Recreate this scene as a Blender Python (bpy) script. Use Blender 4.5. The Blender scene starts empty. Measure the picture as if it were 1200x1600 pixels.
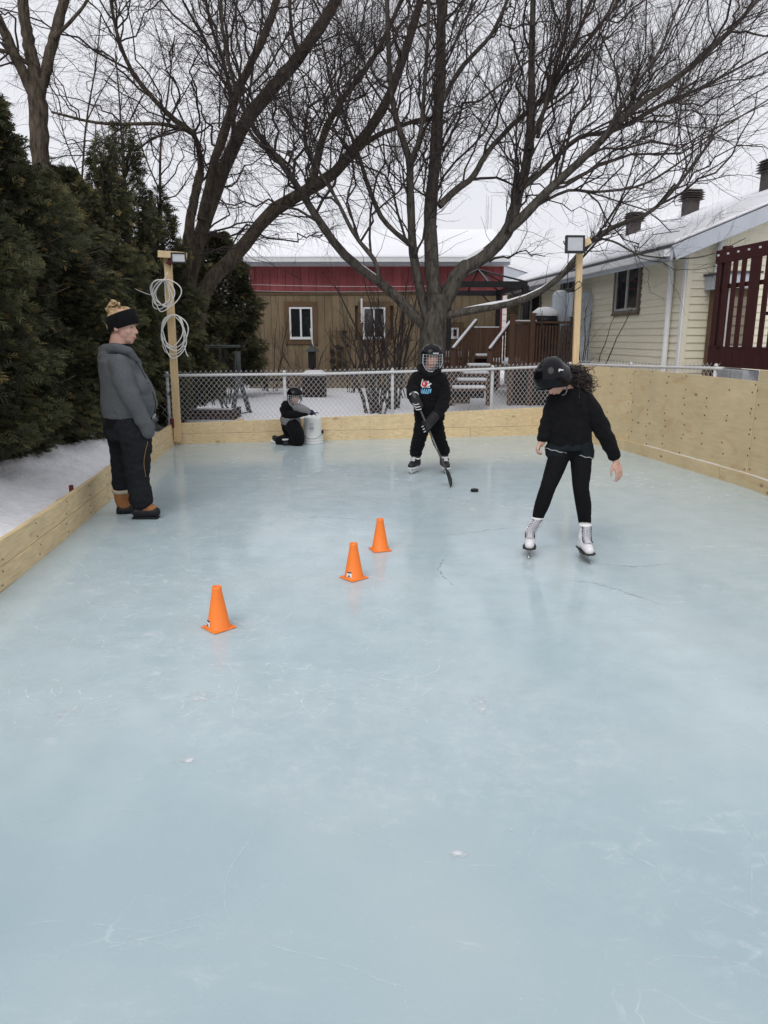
import bpy, bmesh, math, random
import numpy as np
from mathutils import Vector, Matrix, Euler, noise as mnoise
from mathutils.bvhtree import BVHTree

random.seed(7)
RNG = np.random.default_rng(7)
S = bpy.context.scene
COL = S.collection

# ---------------------------------------------------------------- camera
F_PX, PITCH, CAM_H = 1155.0, math.radians(13.4), 1.48      # focal length in pixels of a 1600 high picture
cam = bpy.data.cameras.new('camera')
cam.sensor_fit = 'VERTICAL'; cam.sensor_height = 24.0; cam.sensor_width = 18.0
cam.lens = F_PX / 1600 * 24.0
cam.clip_start = 0.05; cam.clip_end = 2000
camo = bpy.data.objects.new('camera', cam); COL.objects.link(camo)
camo.location = (0, 0, CAM_H); camo.rotation_euler = (math.pi / 2 - PITCH, 0, 0)
S.camera = camo

# ---------------------------------------------------------------- overcast daylight
SUN_EL, SUN_AZ = math.radians(48), math.radians(200)
w = bpy.data.worlds.new('World'); S.world = w; w.use_nodes = True
nt = w.node_tree; nt.nodes.clear()
out = nt.nodes.new('ShaderNodeOutputWorld'); bg = nt.nodes.new('ShaderNodeBackground')
sky = nt.nodes.new('ShaderNodeTexSky'); sky.sky_type = 'NISHITA'; sky.sun_disc = False
sky.sun_elevation = SUN_EL; sky.sun_rotation = SUN_AZ; sky.air_density = 1.0; sky.dust_density = 4.0
mx = nt.nodes.new('ShaderNodeMixRGB'); mx.inputs[0].default_value = 0.93
tc = nt.nodes.new('ShaderNodeTexCoord'); nz = nt.nodes.new('ShaderNodeTexNoise')
nz.inputs['Scale'].default_value = 2.2; nz.inputs['Detail'].default_value = 5
rp = nt.nodes.new('ShaderNodeValToRGB')
rp.color_ramp.elements[0].position = .3; rp.color_ramp.elements[0].color = (7.1, 7.15, 7.6, 1)
rp.color_ramp.elements[1].position = .75; rp.color_ramp.elements[1].color = (7.8, 7.85, 8.2, 1)
nt.links.new(tc.outputs['Generated'], nz.inputs['Vector']); nt.links.new(nz.outputs['Fac'], rp.inputs[0])
nt.links.new(sky.outputs[0], mx.inputs[1]); nt.links.new(rp.outputs[0], mx.inputs[2])
nt.links.new(mx.outputs[0], bg.inputs[0]); bg.inputs[1].default_value = 0.1
nt.links.new(bg.outputs[0], out.inputs[0])
sun = bpy.data.lights.new('sun', 'SUN'); sun.energy = 1.1; sun.angle = math.radians(40); sun.color = (1, .97, .93)
suno = bpy.data.objects.new('sun', sun); COL.objects.link(suno)
suno.rotation_euler = (math.pi / 2 - SUN_EL, 0, math.pi - SUN_AZ); suno.location = (0, 0, 30)
S.view_settings.view_transform = 'Standard'; S.view_settings.look = 'None'
S.view_settings.exposure = 0.26; S.view_settings.gamma = 1.0; S.view_settings.use_curve_mapping = False
S.render.engine = 'CYCLES'
S.cycles.max_bounces = 4; S.cycles.transparent_max_bounces = 8; S.cycles.caustics_reflective = False
S.cycles.use_denoising = True

# ---------------------------------------------------------------- measuring helpers
def ray(px, py):
    u = (px - 600) / F_PX; v = (800 - py) / F_PX
    return np.array((u, math.cos(PITCH) + v * math.sin(PITCH), -math.sin(PITCH) + v * math.cos(PITCH)))
def at(px, py, Y):
    d = ray(px, py); return np.array((0, 0, CAM_H)) + d * (Y / d[1])
def gnd(px, py, z=0.0):
    d = ray(px, py); return np.array((0, 0, CAM_H)) + d * ((z - CAM_H) / d[2])
def px_size(n, Y): return n * Y / F_PX * 0.97

# ---------------------------------------------------------------- materials
MATS = {}
def mat(name, color, rough=.7, spec=.3, var=.12, vscale=6.0, bump=0.0, bscale=40.0, metallic=0.0, stretch=(1, 1, 1),
        color2=None, sss=0.0, detail=5, sheen=0.0, coat=0.0, distort=0.0, rand=0.0):
    if name in MATS: return MATS[name]
    m = bpy.data.materials.new(name); m.use_nodes = True; n = m.node_tree.nodes; l = m.node_tree.links
    b = n['Principled BSDF']; b.inputs['Roughness'].default_value = rough
    b.inputs['Specular IOR Level'].default_value = spec; b.inputs['Metallic'].default_value = metallic
    if sheen: b.inputs['Sheen Weight'].default_value = sheen
    if coat: b.inputs['Coat Weight'].default_value = coat
    g = n.new('ShaderNodeNewGeometry'); mp = n.new('ShaderNodeMapping'); mp.inputs['Scale'].default_value = stretch
    oi = n.new('ShaderNodeObjectInfo'); ad = n.new('ShaderNodeVectorMath'); ad.operation = 'MULTIPLY_ADD'
    ad.inputs[1].default_value = (1, 1, 1)
    sc = n.new('ShaderNodeVectorMath'); sc.operation = 'SCALE'; sc.inputs[0].default_value = (37., 53., 71.)
    l.new(oi.outputs['Random'], sc.inputs['Scale']); l.new(g.outputs['Position'], ad.inputs[0]); l.new(sc.outputs[0], ad.inputs[2])
    l.new(ad.outputs[0], mp.inputs[0])
    t = n.new('ShaderNodeTexNoise'); t.inputs['Scale'].default_value = vscale; t.inputs['Detail'].default_value = detail
    t.inputs['Roughness'].default_value = .65; t.inputs['Distortion'].default_value = distort
    l.new(mp.outputs[0], t.inputs['Vector'])
    r = n.new('ShaderNodeValToRGB'); c = np.array(color)
    c2 = np.array(color2) if color2 is not None else np.clip(c * (1 + var), 0, 1)
    c1 = c if color2 is not None else c * (1 - var)
    r.color_ramp.elements[0].position = .32; r.color_ramp.elements[0].color = (*c1, 1)
    r.color_ramp.elements[1].position = .68; r.color_ramp.elements[1].color = (*c2, 1)
    l.new(t.outputs['Fac'], r.inputs[0])
    last = r.outputs[0]
    if rand:
        hs = n.new('ShaderNodeHueSaturation'); mr = n.new('ShaderNodeMapRange')
        mr.inputs['To Min'].default_value = 1 - rand; mr.inputs['To Max'].default_value = 1 + rand
        l.new(oi.outputs['Random'], mr.inputs['Value']); l.new(mr.outputs[0], hs.inputs['Value']); l.new(last, hs.inputs['Color'])
        last = hs.outputs[0]
    l.new(last, b.inputs['Base Color'])
    if bump:
        t2 = n.new('ShaderNodeTexNoise'); t2.inputs['Scale'].default_value = bscale; t2.inputs['Detail'].default_value = 6
        l.new(mp.outputs[0], t2.inputs['Vector'])
        bp = n.new('ShaderNodeBump'); bp.inputs['Strength'].default_value = bump; bp.inputs['Distance'].default_value = .02
        l.new(t2.outputs['Fac'], bp.inputs['Height']); l.new(bp.outputs[0], b.inputs['Normal'])
    if sss:
        b.inputs['Subsurface Weight'].default_value = sss; b.inputs['Subsurface Radius'].default_value = (.06, .08, .1)
        b.inputs['Subsurface Scale'].default_value = .3
    MATS[name] = m; return m

def wood(name, base, dark, axis, knots=.5, knot_scale=4.5, grain=60.0, contrast=.18, stain=None):
    """sawn softwood: grain stretched along axis, scattered knots; every piece is offset by its own random number"""
    if name in MATS: return MATS[name]
    m = bpy.data.materials.new(name); m.use_nodes = True; n = m.node_tree.nodes; l = m.node_tree.links
    b = n['Principled BSDF']; b.inputs['Roughness'].default_value = .62; b.inputs['Specular IOR Level'].default_value = .25
    g = n.new('ShaderNodeNewGeometry'); oi = n.new('ShaderNodeObjectInfo')
    sc = n.new('ShaderNodeVectorMath'); sc.operation = 'SCALE'; sc.inputs[0].default_value = (17., 23., 31.)
    ad = n.new('ShaderNodeVectorMath'); ad.operation = 'ADD'
    l.new(oi.outputs['Random'], sc.inputs['Scale']); l.new(g.outputs['Position'], ad.inputs[0]); l.new(sc.outputs[0], ad.inputs[1])
    mp = n.new('ShaderNodeMapping'); s = [1.0, 1.0, 1.0]; s[axis] = .06; mp.inputs['Scale'].default_value = s
    l.new(ad.outputs[0], mp.inputs[0])
    t = n.new('ShaderNodeTexNoise'); t.inputs['Scale'].default_value = grain; t.inputs['Detail'].default_value = 4; t.inputs['Distortion'].default_value = .6
    l.new(mp.outputs[0], t.inputs['Vector'])
    r = n.new('ShaderNodeValToRGB'); base = np.array(base); dark = np.array(dark)
    r.color_ramp.elements[0].position = .3; r.color_ramp.elements[0].color = (*(base * (1 - contrast)), 1)
    r.color_ramp.elements[1].position = .7; r.color_ramp.elements[1].color = (*np.clip(base * (1 + contrast * .45), 0, 1), 1)
    l.new(t.outputs['Fac'], r.inputs[0])
    big = n.new('ShaderNodeTexNoise'); big.inputs['Scale'].default_value = 3.0; big.inputs['Detail'].default_value = 4
    l.new(ad.outputs[0], big.inputs['Vector'])
    br = n.new('ShaderNodeMapRange'); br.inputs['To Min'].default_value = .8; br.inputs['To Max'].default_value = 1.15
    l.new(big.outputs['Fac'], br.inputs['Value'])
    hs = n.new('ShaderNodeHueSaturation'); l.new(br.outputs[0], hs.inputs['Value']); l.new(r.outputs[0], hs.inputs['Color'])
    mk = n.new('ShaderNodeMapping'); s2 = [1.0, 1.0, 1.0]; s2[axis] = .45; mk.inputs['Scale'].default_value = s2
    l.new(ad.outputs[0], mk.inputs[0])
    v = n.new('ShaderNodeTexVoronoi'); v.inputs['Scale'].default_value = knot_scale; l.new(mk.outputs[0], v.inputs['Vector'])
    kr = n.new('ShaderNodeValToRGB'); kr.color_ramp.elements[0].position = .045; kr.color_ramp.elements[0].color = (knots, knots, knots, 1)
    kr.color_ramp.elements[1].position = .11; kr.color_ramp.elements[1].color = (0, 0, 0, 1)
    l.new(v.outputs['Distance'], kr.inputs[0])
    if stain is not None:      # reddish heartwood streaks of rotary-cut veneer
        ms = n.new('ShaderNodeMapping'); s3 = [2.6, 2.6, 2.6]; s3[axis] = .9; ms.inputs['Scale'].default_value = s3; l.new(ad.outputs[0], ms.inputs[0])
        ns = n.new('ShaderNodeTexNoise'); ns.inputs['Scale'].default_value = 2.0; ns.inputs['Detail'].default_value = 6; ns.inputs['Distortion'].default_value = 1.4; l.new(ms.outputs[0], ns.inputs['Vector'])
        rs = n.new('ShaderNodeMapRange'); rs.inputs['From Min'].default_value = .56; rs.inputs['From Max'].default_value = .70; rs.inputs['To Max'].default_value = .55; l.new(ns.outputs['Fac'], rs.inputs['Value'])
        hx = n.new('ShaderNodeMixRGB'); hx.inputs[2].default_value = (*stain, 1); l.new(rs.outputs[0], hx.inputs[0]); l.new(hs.outputs[0], hx.inputs[1]); hs = hx
    mixn = n.new('ShaderNodeMixRGB'); mixn.inputs[2].default_value = (*dark, 1)
    l.new(kr.outputs[0], mixn.inputs[0]); l.new(hs.outputs[0], mixn.inputs[1]); l.new(mixn.outputs[0], b.inputs['Base Color'])
    bp = n.new('ShaderNodeBump'); bp.inputs['Strength'].default_value = .25; bp.inputs['Distance'].default_value = .004
    l.new(t.outputs['Fac'], bp.inputs['Height']); l.new(bp.outputs[0], b.inputs['Normal'])
    MATS[name] = m; return m

PINE, KNOT = (.74, .575, .345), (.16, .07, .03)
M_pine_x = wood('pine_x', PINE, KNOT, 0); M_pine_y = wood('pine_y', PINE, KNOT, 1); M_pine_z = wood('pine_z', (.70, .52, .30), KNOT, 2)
M_ply = wood('plywood', (.62, .49, .295), (.20, .10, .045), 1, .75, 5.0, 26.0, .09, (.50, .31, .15))
M_deck = wood('deck_brown', (.115, .062, .04), (.03, .015, .01), 2, .3)
M_deckred = wood('deck_oxblood', (.050, .011, .011), (.02, .006, .006), 2, .2)
M_snow = mat('snow', (.79, .80, .83), .85, .2, .03, 1.5, .5, 9.0, sss=.0)
M_snowr = mat('snow_rough', (.87, .88, .91), .9, .2, .08, 9.0, 1.0, 26.0)
M_bark = mat('bark', (.034, .030, .026), .95, .1, .3, 16, 1.0, 30, stretch=(1, 1, .3), color2=(.125, .112, .098), distort=.8)
M_barkB = mat('bark_brown', (.030, .024, .019), .95, .1, .3, 22, 1.0, 34, stretch=(1, 1, .25), color2=(.130, .105, .080), distort=.6)
M_twig = mat('twig_bark', (.055, .045, .042), .9, .1, .25, 10)
M_twigred = mat('twig_reddish', (.085, .052, .045), .9, .1, .3, 10)
M_siding = mat('cream_vinyl', (.73, .69, .555), .5, .3, .04, 3, rand=.02)
M_trimw = mat('white_trim', (.74, .75, .76), .45, .3, .05, 5)
M_fascia = mat('grey_fascia', (.44, .47, .52), .5, .3, .06, 3)
M_red = mat('barn_red', (.30, .082, .086), .75, .2, .22, 5, .15, 60, stretch=(1, 1, .2), rand=.10)
M_tan = mat('tan_cladding', (.215, .165, .105), .8, .2, .20, 4, .15, 60, stretch=(1, 1, .2), rand=.08)
M_tandark = mat('brown_trim', (.13, .085, .05), .8, .2, .15, 6)
M_glass = mat('window_glass', (.018, .021, .025), .04, .9, .3, 2)
M_black = mat('black_metal', (.012, .012, .014), .45, .4, .2, 10)
M_galv = mat('galvanised_frosted', (.60, .61, .62), .55, .4, .10, 30)
M_rubber = mat('rubber', (.010, .010, .012), .55, .3, .2, 30)
M_concrete = mat('concrete', (.36, .38, .41), .9, .2, .12, 14, .4, 60)
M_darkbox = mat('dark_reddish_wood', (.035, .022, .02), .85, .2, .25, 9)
M_roofgrey = mat('asphalt_shingle', (.10, .10, .11), .9, .2, .2, 20)

# ---------------------------------------------------------------- mesh helpers
ORIGIN = {}
def reg(o, parent, loc):
    COL.objects.link(o)
    if parent is not None:
        o.parent = parent; p = ORIGIN[parent.name]
        o.location = Vector(loc) - Vector(p)
    else: o.location = loc
    ORIGIN[o.name] = tuple(loc); return o
def tag(o, label=None, cat=None, group=None, kind=None):
    for k, v in (('label', label), ('category', cat), ('group', group), ('kind', kind)):
        if v: o[k] = v
    return o
def thing(name, loc, label, cat, group=None):
    o = bpy.data.objects.new(name, None); o.empty_display_size = .1
    reg(o, None, tuple(float(c) for c in loc)); return tag(o, label, cat, group)

class MB:
    def __init__(s): s.v = []; s.f = []; s.n = 0
    def add(s, v, f):
        v = np.asarray(v, float).reshape(-1, 3); s.v.append(v)
        s.f += [tuple(int(i) + s.n for i in q) for q in f]; s.n += len(v); return s
    def box(s, c, size, rot=None):
        x, y, z = (q / 2 for q in size)
        v = np.array([(-x, -y, -z), (x, -y, -z), (x, y, -z), (-x, y, -z), (-x, -y, z), (x, -y, z), (x, y, z), (-x, y, z)])
        if rot is not None: v = v @ np.array(Euler(rot).to_matrix()).T
        return s.add(v + np.array(c), [(3, 2, 1, 0), (4, 5, 6, 7), (0, 1, 5, 4), (1, 2, 6, 5), (2, 3, 7, 6), (3, 0, 4, 7)])
    def bar(s, p0, p1, wd, ht, up=(0, 0, 1)):
        p0, p1 = np.array(p0, float), np.array(p1, float); d = p1 - p0; d /= np.linalg.norm(d)
        a = np.cross(d, up); a /= np.linalg.norm(a); b = np.cross(a, d)
        v = []
        for p in (p0, p1):
            for i, j in ((-1, -1), (1, -1), (1, 1), (-1, 1)): v.append(p + a * i * wd / 2 + b * j * ht / 2)
        return s.add(v, [(0, 1, 2, 3), (7, 6, 5, 4), (4, 5, 1, 0), (5, 6, 2, 1), (6, 7, 3, 2), (7, 4, 0, 3)])
    def tube(s, pts, r, sides=8, cap=True):
        pts = np.asarray(pts, float); k = len(pts); r = np.broadcast_to(np.asarray(r, float), (k,))
        v, f = tube_arrays(pts[None], r[None], sides)
        s.add(v, f)
        if cap:
            o = s.n - k * sides
            s.f.append(tuple(o + i for i in range(sides))[::-1]); s.f.append(tuple(o + (k - 1) * sides + i for i in range(sides)))
        return s
    def lathe(s, prof, c=(0, 0, 0), seg=24, cap=True, R=None):
        v = []; f = []; k = len(prof)
        for r, z in prof:
            for i in range(seg):
                a = 2 * math.pi * i / seg; v.append((r * math.cos(a), r * math.sin(a), z))
        for j in range(k - 1):
            for i in range(seg):
                a, b = j * seg + i, j * seg + (i + 1) % seg; f.append((a, b, b + seg, a + seg))
        if cap: f.append(tuple(range(seg))[::-1]); f.append(tuple((k - 1) * seg + i for i in range(seg)))
        v = np.array(v)
        if R is not None: v = v @ np.array(R).T
        return s.add(v + np.array(c), f)
    def prism(s, poly, axis_vec):
        """closed prism: polygon (3D points) swept along axis_vec"""
        p = np.asarray(poly, float); k = len(p); v = np.vstack([p, p + np.array(axis_vec)])
        f = [tuple(range(k))[::-1], tuple(range(k, 2 * k))] + [(i, (i + 1) % k, (i + 1) % k + k, i + k) for i in range(k)]
        return s.add(v, f)
    def quad(s, a, b, c, d): return s.add([a, b, c, d], [(0, 1, 2, 3)])
    def build(s, name, material, parent=None, origin=None, smooth=False, bevel=0.0, fix=True):
        V = np.vstack(s.v)
        if origin is None: origin = ORIGIN[parent.name] if parent is not None else (0, 0, 0)
        me = bpy.data.meshes.new(name); me.from_pydata((V - np.array(origin)).tolist(), [], s.f)
        if fix:
            bm = bmesh.new(); bm.from_mesh(me); bmesh.ops.recalc_face_normals(bm, faces=bm.faces); bm.to_mesh(me); bm.free()
        me.materials.append(material)
        if smooth: me.polygons.foreach_set('use_smooth', [True] * len(me.polygons))
        o = bpy.data.objects.new(name, me); reg(o, parent, origin)
        if bevel:
            b = o.modifiers.new('bevel', 'BEVEL'); b.width = bevel; b.segments = 2; b.limit_method = 'ANGLE'
        return o

def tube_arrays(P, R, sides):
    N, K, _ = P.shape
    T = np.gradient(P, axis=1); T /= np.linalg.norm(T, axis=2, keepdims=True) + 1e-9
    ref = np.eye(3)[np.abs(T).max(axis=1).argmin(axis=1)][:, None]
    A = np.cross(T, np.broadcast_to(ref, T.shape)); A /= np.linalg.norm(A, axis=2, keepdims=True) + 1e-9
    B = np.cross(T, A)
    ang = np.arange(sides) * 2 * np.pi / sides
    V = P[:, :, None] + R[:, :, None, None] * (np.cos(ang)[None, None, :, None] * A[:, :, None] + np.sin(ang)[None, None, :, None] * B[:, :, None])
    base = (np.arange(N) * K * sides)[:, None, None]; kk = (np.arange(K - 1) * sides)[None, :, None]; i = np.arange(sides)[None, None, :]; j = (i + 1) % sides
    F = np.stack([base + kk + i, base + kk + j, base + kk + sides + j, base + kk + sides + i], -1).reshape(-1, 4)
    return V.reshape(-1, 3), F

def fast_mesh(name, V, Fq, material, parent=None, origin=None, smooth=True, attr=None):
    """big mesh of quads or triangles from numpy arrays"""
    if origin is None: origin = ORIGIN[parent.name] if parent is not None else (0, 0, 0)
    V = (V - np.array(origin)).astype(np.float32); k = Fq.shape[1]; n = len(Fq)
    me = bpy.data.meshes.new(name); me.vertices.add(len(V)); me.vertices.foreach_set('co', V.ravel())
    me.loops.add(n * k); me.loops.foreach_set('vertex_index', Fq.astype(np.int32).ravel())
    me.polygons.add(n); me.polygons.foreach_set('loop_start', np.arange(0, n * k, k, dtype=np.int32))
    me.polygons.foreach_set('use_smooth', np.full(n, smooth))
    if attr is not None:
        a = me.attributes.new('tone', 'FLOAT', 'POINT'); a.data.foreach_set('value', attr.astype(np.float32))
    me.materials.append(material); me.update(); me.validate()
    o = bpy.data.objects.new(name, me); reg(o, parent, origin); return o

UNIT = {}
def piece(name, material, parent, c, size, rot=(0, 0, 0), kind='box'):
    """one board / slat / pane: a shared unit mesh placed and scaled"""
    key = (kind, material.name)
    if key not in UNIT:
        m = MB()
        if kind == 'box': m.box((0, 0, 0), (1, 1, 1))
        elif kind == 'lap':      # lap siding: bottom edge stands proud on the -y side
            m.prism([(-.5, -.5, -.5), (-.5, .5, -.5), (-.5, .5, .5), (-.5, .2, .5), (-.5, -.42, -.40)], (1, 0, 0))
        elif kind == 'round':
            m.lathe([(.5, -.5), (.5, .5)], seg=10)
        o = m.build('unit', material); UNIT[key] = o.data; bpy.data.objects.remove(o)
    o = bpy.data.objects.new(name, UNIT[key]); reg(o, parent, tuple(float(q) for q in c)); o.scale = [float(q) for q in size]; o.rotation_euler = rot
    return o

def catmull(pts, k):
    p = np.asarray(pts, float)
    if len(p) == 2: return p[0] + (p[1] - p[0]) * np.linspace(0, 1, k)[:, None]
    q = np.vstack([2 * p[0] - p[1], p, 2 * p[-1] - p[-2]]); t = np.linspace(0, len(p) - 1 - 1e-6, k); o = []
    for x in t:
        i = int(x); u = x - i; a, b, c, d = q[i:i + 4]
        o.append(.5 * (2 * b + (c - a) * u + (2 * a - 5 * b + 4 * c - d) * u * u + (3 * b - 3 * c + d - a) * u ** 3))
    return np.array(o)
# ================================================================ THE RINK: ice, snow, boards
LEFT = [(-2.16, -3.0), (-2.16, 1.0), (-2.2, 2.6), (-2.27, 4.16), (-2.37, 5.2), (-2.50, 6.4), (-2.66, 7.7), (-2.80, 9.0), (-2.93, 10.32)]
BACK = [(-2.93, 10.32), (-.92, 10.70), (.75, 11.00), (2.52, 11.34)]
RIGHT = [(2.52, 11.34), (3.22, 9.68), (3.64, 7.30), (3.72, 4.9), (3.74, 2.46), (3.74, -3.0)]

def ice_material():
    m = bpy.data.materials.new('rink_ice'); m.use_nodes = True; n = m.node_tree.nodes; l = m.node_tree.links
    b = n['Principled BSDF']; g = n.new('ShaderNodeNewGeometry')
    def noise(scale, detail=6, rough=.6, stretch=None, dist=0.0):
        t = n.new('ShaderNodeTexNoise'); t.inputs['Scale'].default_value = scale; t.inputs['Detail'].default_value = detail
        t.inputs['Roughness'].default_value = rough; t.inputs['Distortion'].default_value = dist
        if stretch:
            mp = n.new('ShaderNodeMapping'); mp.inputs['Scale'].default_value = stretch[:3]; mp.inputs['Rotation'].default_value = (0, 0, stretch[3])
            l.new(g.outputs['Position'], mp.inputs[0]); l.new(mp.outputs[0], t.inputs['Vector'])
        else: l.new(g.outputs['Position'], t.inputs['Vector'])
        return t.outputs['Fac']
    def ramp(x, a, b_, lo=0., hi=1.):
        r = n.new('ShaderNodeMapRange'); r.interpolation_type = 'SMOOTHSTEP'
        for k, v in zip(('From Min', 'From Max', 'To Min', 'To Max'), (a, b_, lo, hi)): r.inputs[k].default_value = v
        l.new(x, r.inputs['Value']); return r.outputs[0]
    def math_(op, a, c):
        q = n.new('ShaderNodeMath'); q.operation = op; q.use_clamp = (op == 'ADD')
        for i, v in enumerate((a, c)):
            if isinstance(v, (int, float)): q.inputs[i].default_value = v
            else: l.new(v, q.inputs[i])
        return q.outputs[0]
    def mix(f, a, c):
        q = n.new('ShaderNodeMixRGB')
        if isinstance(f, float): q.inputs[0].default_value = f
        else: l.new(f, q.inputs[0])
        for i, v in ((1, a), (2, c)):
            if isinstance(v, tuple): q.inputs[i].default_value = (*v, 1)
            else: l.new(v, q.inputs[i])
        return q.outputs[0]
    cloud = ramp(noise(.9, 4, .5), .35, .68)
    base = mix(cloud, (.352, .458, .500), (.418, .502, .530))
    # frosted patches ground up by skates, only where a wider mask lets them
    mask = ramp(noise(.55, 3, .5, (1, 1.6, 1, .3)), .46, .62)
    frost = math_('MULTIPLY', ramp(noise(7.5, 8, .72, (1, 1.7, 1, .2), .5), .50, .72), mask)
    # brighter light and some skating frost painted as paler ice away from the camera
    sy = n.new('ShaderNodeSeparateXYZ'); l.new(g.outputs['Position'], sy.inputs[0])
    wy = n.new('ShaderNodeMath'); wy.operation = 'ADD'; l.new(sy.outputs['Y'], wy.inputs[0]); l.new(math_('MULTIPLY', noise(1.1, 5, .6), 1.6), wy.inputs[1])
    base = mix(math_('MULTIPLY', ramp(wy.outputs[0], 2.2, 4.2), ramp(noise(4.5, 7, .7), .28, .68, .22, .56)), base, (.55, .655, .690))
    # one broad band scraped white in the middle of the near ice
    sx = n.new('ShaderNodeSeparateXYZ'); l.new(g.outputs['Position'], sx.inputs[0])
    wob = math_('MULTIPLY', math_('SUBTRACT', noise(1.6, 5, .65), .5), 1.1)
    ex = math_('MULTIPLY', math_('SUBTRACT', sx.outputs['X'], .12), .78); ey = math_('MULTIPLY', math_('SUBTRACT', sx.outputs['Y'], 2.55), 1.55)
    rad = math_('SQRT', math_('ADD', math_('MULTIPLY', ex, ex), math_('MULTIPLY', ey, ey)), 0.0)
    q_ = n.new('ShaderNodeMath'); q_.operation = 'ADD'; l.new(rad, q_.inputs[0]); l.new(wob, q_.inputs[1])
    band = math_('MULTIPLY', ramp(q_.outputs[0], .55, .95, 1, 0), ramp(noise(11, 9, .8, (1, 1.15, 1, .6), .3), .42, .72, .08, .50))
    base = mix(band, base, (.60, .65, .68))
    base = mix(math_('MULTIPLY', frost, .55), base, (.60, .66, .69))
    fine = ramp(noise(55, 5, .7, (1, 2.4, 1, .5)), .56, .74, 0, .35)
    base = mix(fine, base, (.58, .645, .67))
    # specks of trapped air and fine flecks
    for sc_, th_, am_ in ((38, .10, .55), (90, .16, .35)):
        vd = n.new('ShaderNodeTexVoronoi'); vd.inputs['Scale'].default_value = sc_; vd.inputs['Randomness'].default_value = 1.0; l.new(g.outputs['Position'], vd.inputs['Vector'])
        sel = n.new('ShaderNodeSeparateColor'); l.new(vd.outputs['Color'], sel.inputs[0])
        base = mix(math_('MULTIPLY', ramp(vd.outputs['Distance'], th_ * .4, th_, am_, 0), ramp(sel.outputs[0], .55, .95)), base, (.66, .72, .75))
    # larger milky smears
    smear = ramp(noise(1.7, 5, .62, (1, 1.3, 1, 1.1), .8), .66, .74, 0, .4)
    base = mix(smear, base, (.62, .66, .69))
    # short scratch dashes
    v = n.new('ShaderNodeTexVoronoi'); v.feature = 'DISTANCE_TO_EDGE'; v.inputs['Scale'].default_value = 5.0
    dn = n.new('ShaderNodeTexNoise'); dn.inputs['Scale'].default_value = 3.0; dn.inputs['Detail'].default_value = 4
    l.new(g.outputs['Position'], dn.inputs['Vector'])
    va = n.new('ShaderNodeVectorMath'); va.operation = 'MULTIPLY_ADD'; va.inputs[1].default_value = (.5, .5, .5)
    l.new(dn.outputs['Color'], va.inputs[0]); l.new(g.outputs['Position'], va.inputs[2]); l.new(va.outputs[0], v.inputs['Vector'])
    line = math_('MULTIPLY', ramp(v.outputs['Distance'], .006, .02, 1, 0), ramp(noise(2.3, 4, .6), .54, .70, 0, .30))
    base = mix(line, base, (.62, .68, .71))
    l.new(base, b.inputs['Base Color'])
    rough = math_('ADD', ramp(noise(3.5, 6, .65), .3, .75, .06, .19), math_('MULTIPLY', frost, .35))
    l.new(rough, b.inputs['Roughness']); b.inputs['IOR'].default_value = 1.31; b.inputs['Specular IOR Level'].default_value = .40
    bp = n.new('ShaderNodeBump'); bp.inputs['Strength'].default_value = .05; bp.inputs['Distance'].default_value = .02
    l.new(math_('ADD', math_('MULTIPLY', noise(14, 6, .6, (1, 1.8, 1, .2)), .5), math_('MULTIPLY', noise(2.2, 3), .5)), bp.inputs['Height'])
    l.new(bp.outputs[0], b.inputs['Normal'])
    return m
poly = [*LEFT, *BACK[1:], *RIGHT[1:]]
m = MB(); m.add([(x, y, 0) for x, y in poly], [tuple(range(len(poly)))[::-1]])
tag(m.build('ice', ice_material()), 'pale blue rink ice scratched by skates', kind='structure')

def xl(y): return np.interp(y, [p[1] for p in LEFT], [p[0] for p in LEFT])
def n2(x, y, s, seed=0.0): return mnoise.noise(Vector((x * s + seed, y * s, seed)))
def height(x, y):
    h = .10 + .02 * max(0, min(1, (y - 12) / 8)) + .03 * n2(x, y, .5)
    d = float(xl(min(y, 10.26))) - x
    if d > -.3:
        a = max(0, min(1, d / 1.1)); a = a * a * (3 - 2 * a); fade = 1 - max(0, min(1, (y - 9.6) / 1.2))
        k = fade * max(0, min(1, (d + .02) / .05))
        h = h * (1 - k) + k * (.20 + .34 * a + .20 * math.exp(-((y - 8.3) / 1.2) ** 2) * min(1, d / .3) + a * (.07 * n2(x, y, 1.7, 3) + .07 * n2(x, y, 4.5, 5) + .035 * n2(x, y, 11, 9) + .02 * n2(x, y, 23, 2)))
    if x > 3.0 and y < 14: h += .10
    return h
def sheet(name, rows, material, label):
    V = []; k = len(rows[0])
    for r in rows: V += [(x, y, height(x, y)) for x, y in r]
    Fq = np.array([(i * k + j, i * k + j + 1, (i + 1) * k + j + 1, (i + 1) * k + j) for i in range(len(rows) - 1) for j in range(k - 1)])
    o = fast_mesh(name, np.array(V), Fq, material); return tag(o, label, kind='structure')
ys = np.linspace(-3, 10.3, 190)
ds = np.concatenate([np.linspace(.036, 1.9, 44), np.linspace(2.1, 8, 16), [14, 25]])
sheet('snow_bank', [[(float(xl(y)) - d, y) for d in ds] for y in ys], M_snowr, 'bank of lumpy snow between the left boards and the cedar hedge')
bx = np.concatenate([[-25, -14], np.linspace(-8, -3, 12), np.linspace(-2.93, 2.52, 40), np.linspace(2.8, 8, 12), [14, 25]])
byy = np.interp(bx, [-2.93, -.92, .75, 2.52], [p[1] for p in BACK])
bd = np.concatenate([np.linspace(.036, 10, 50), np.linspace(10.8, 30, 14)])
sheet('snow_yard', [[(x, y + d) for d in bd] for x, y in zip(bx, byy)], M_snow, "smooth snow covering the neighbour's yard behind the fence")
rp_ = np.array(RIGHT)
ys2 = np.linspace(-3, 11.28, 60)
rx = np.interp(ys2, rp_[::-1, 1], rp_[::-1, 0])
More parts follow.
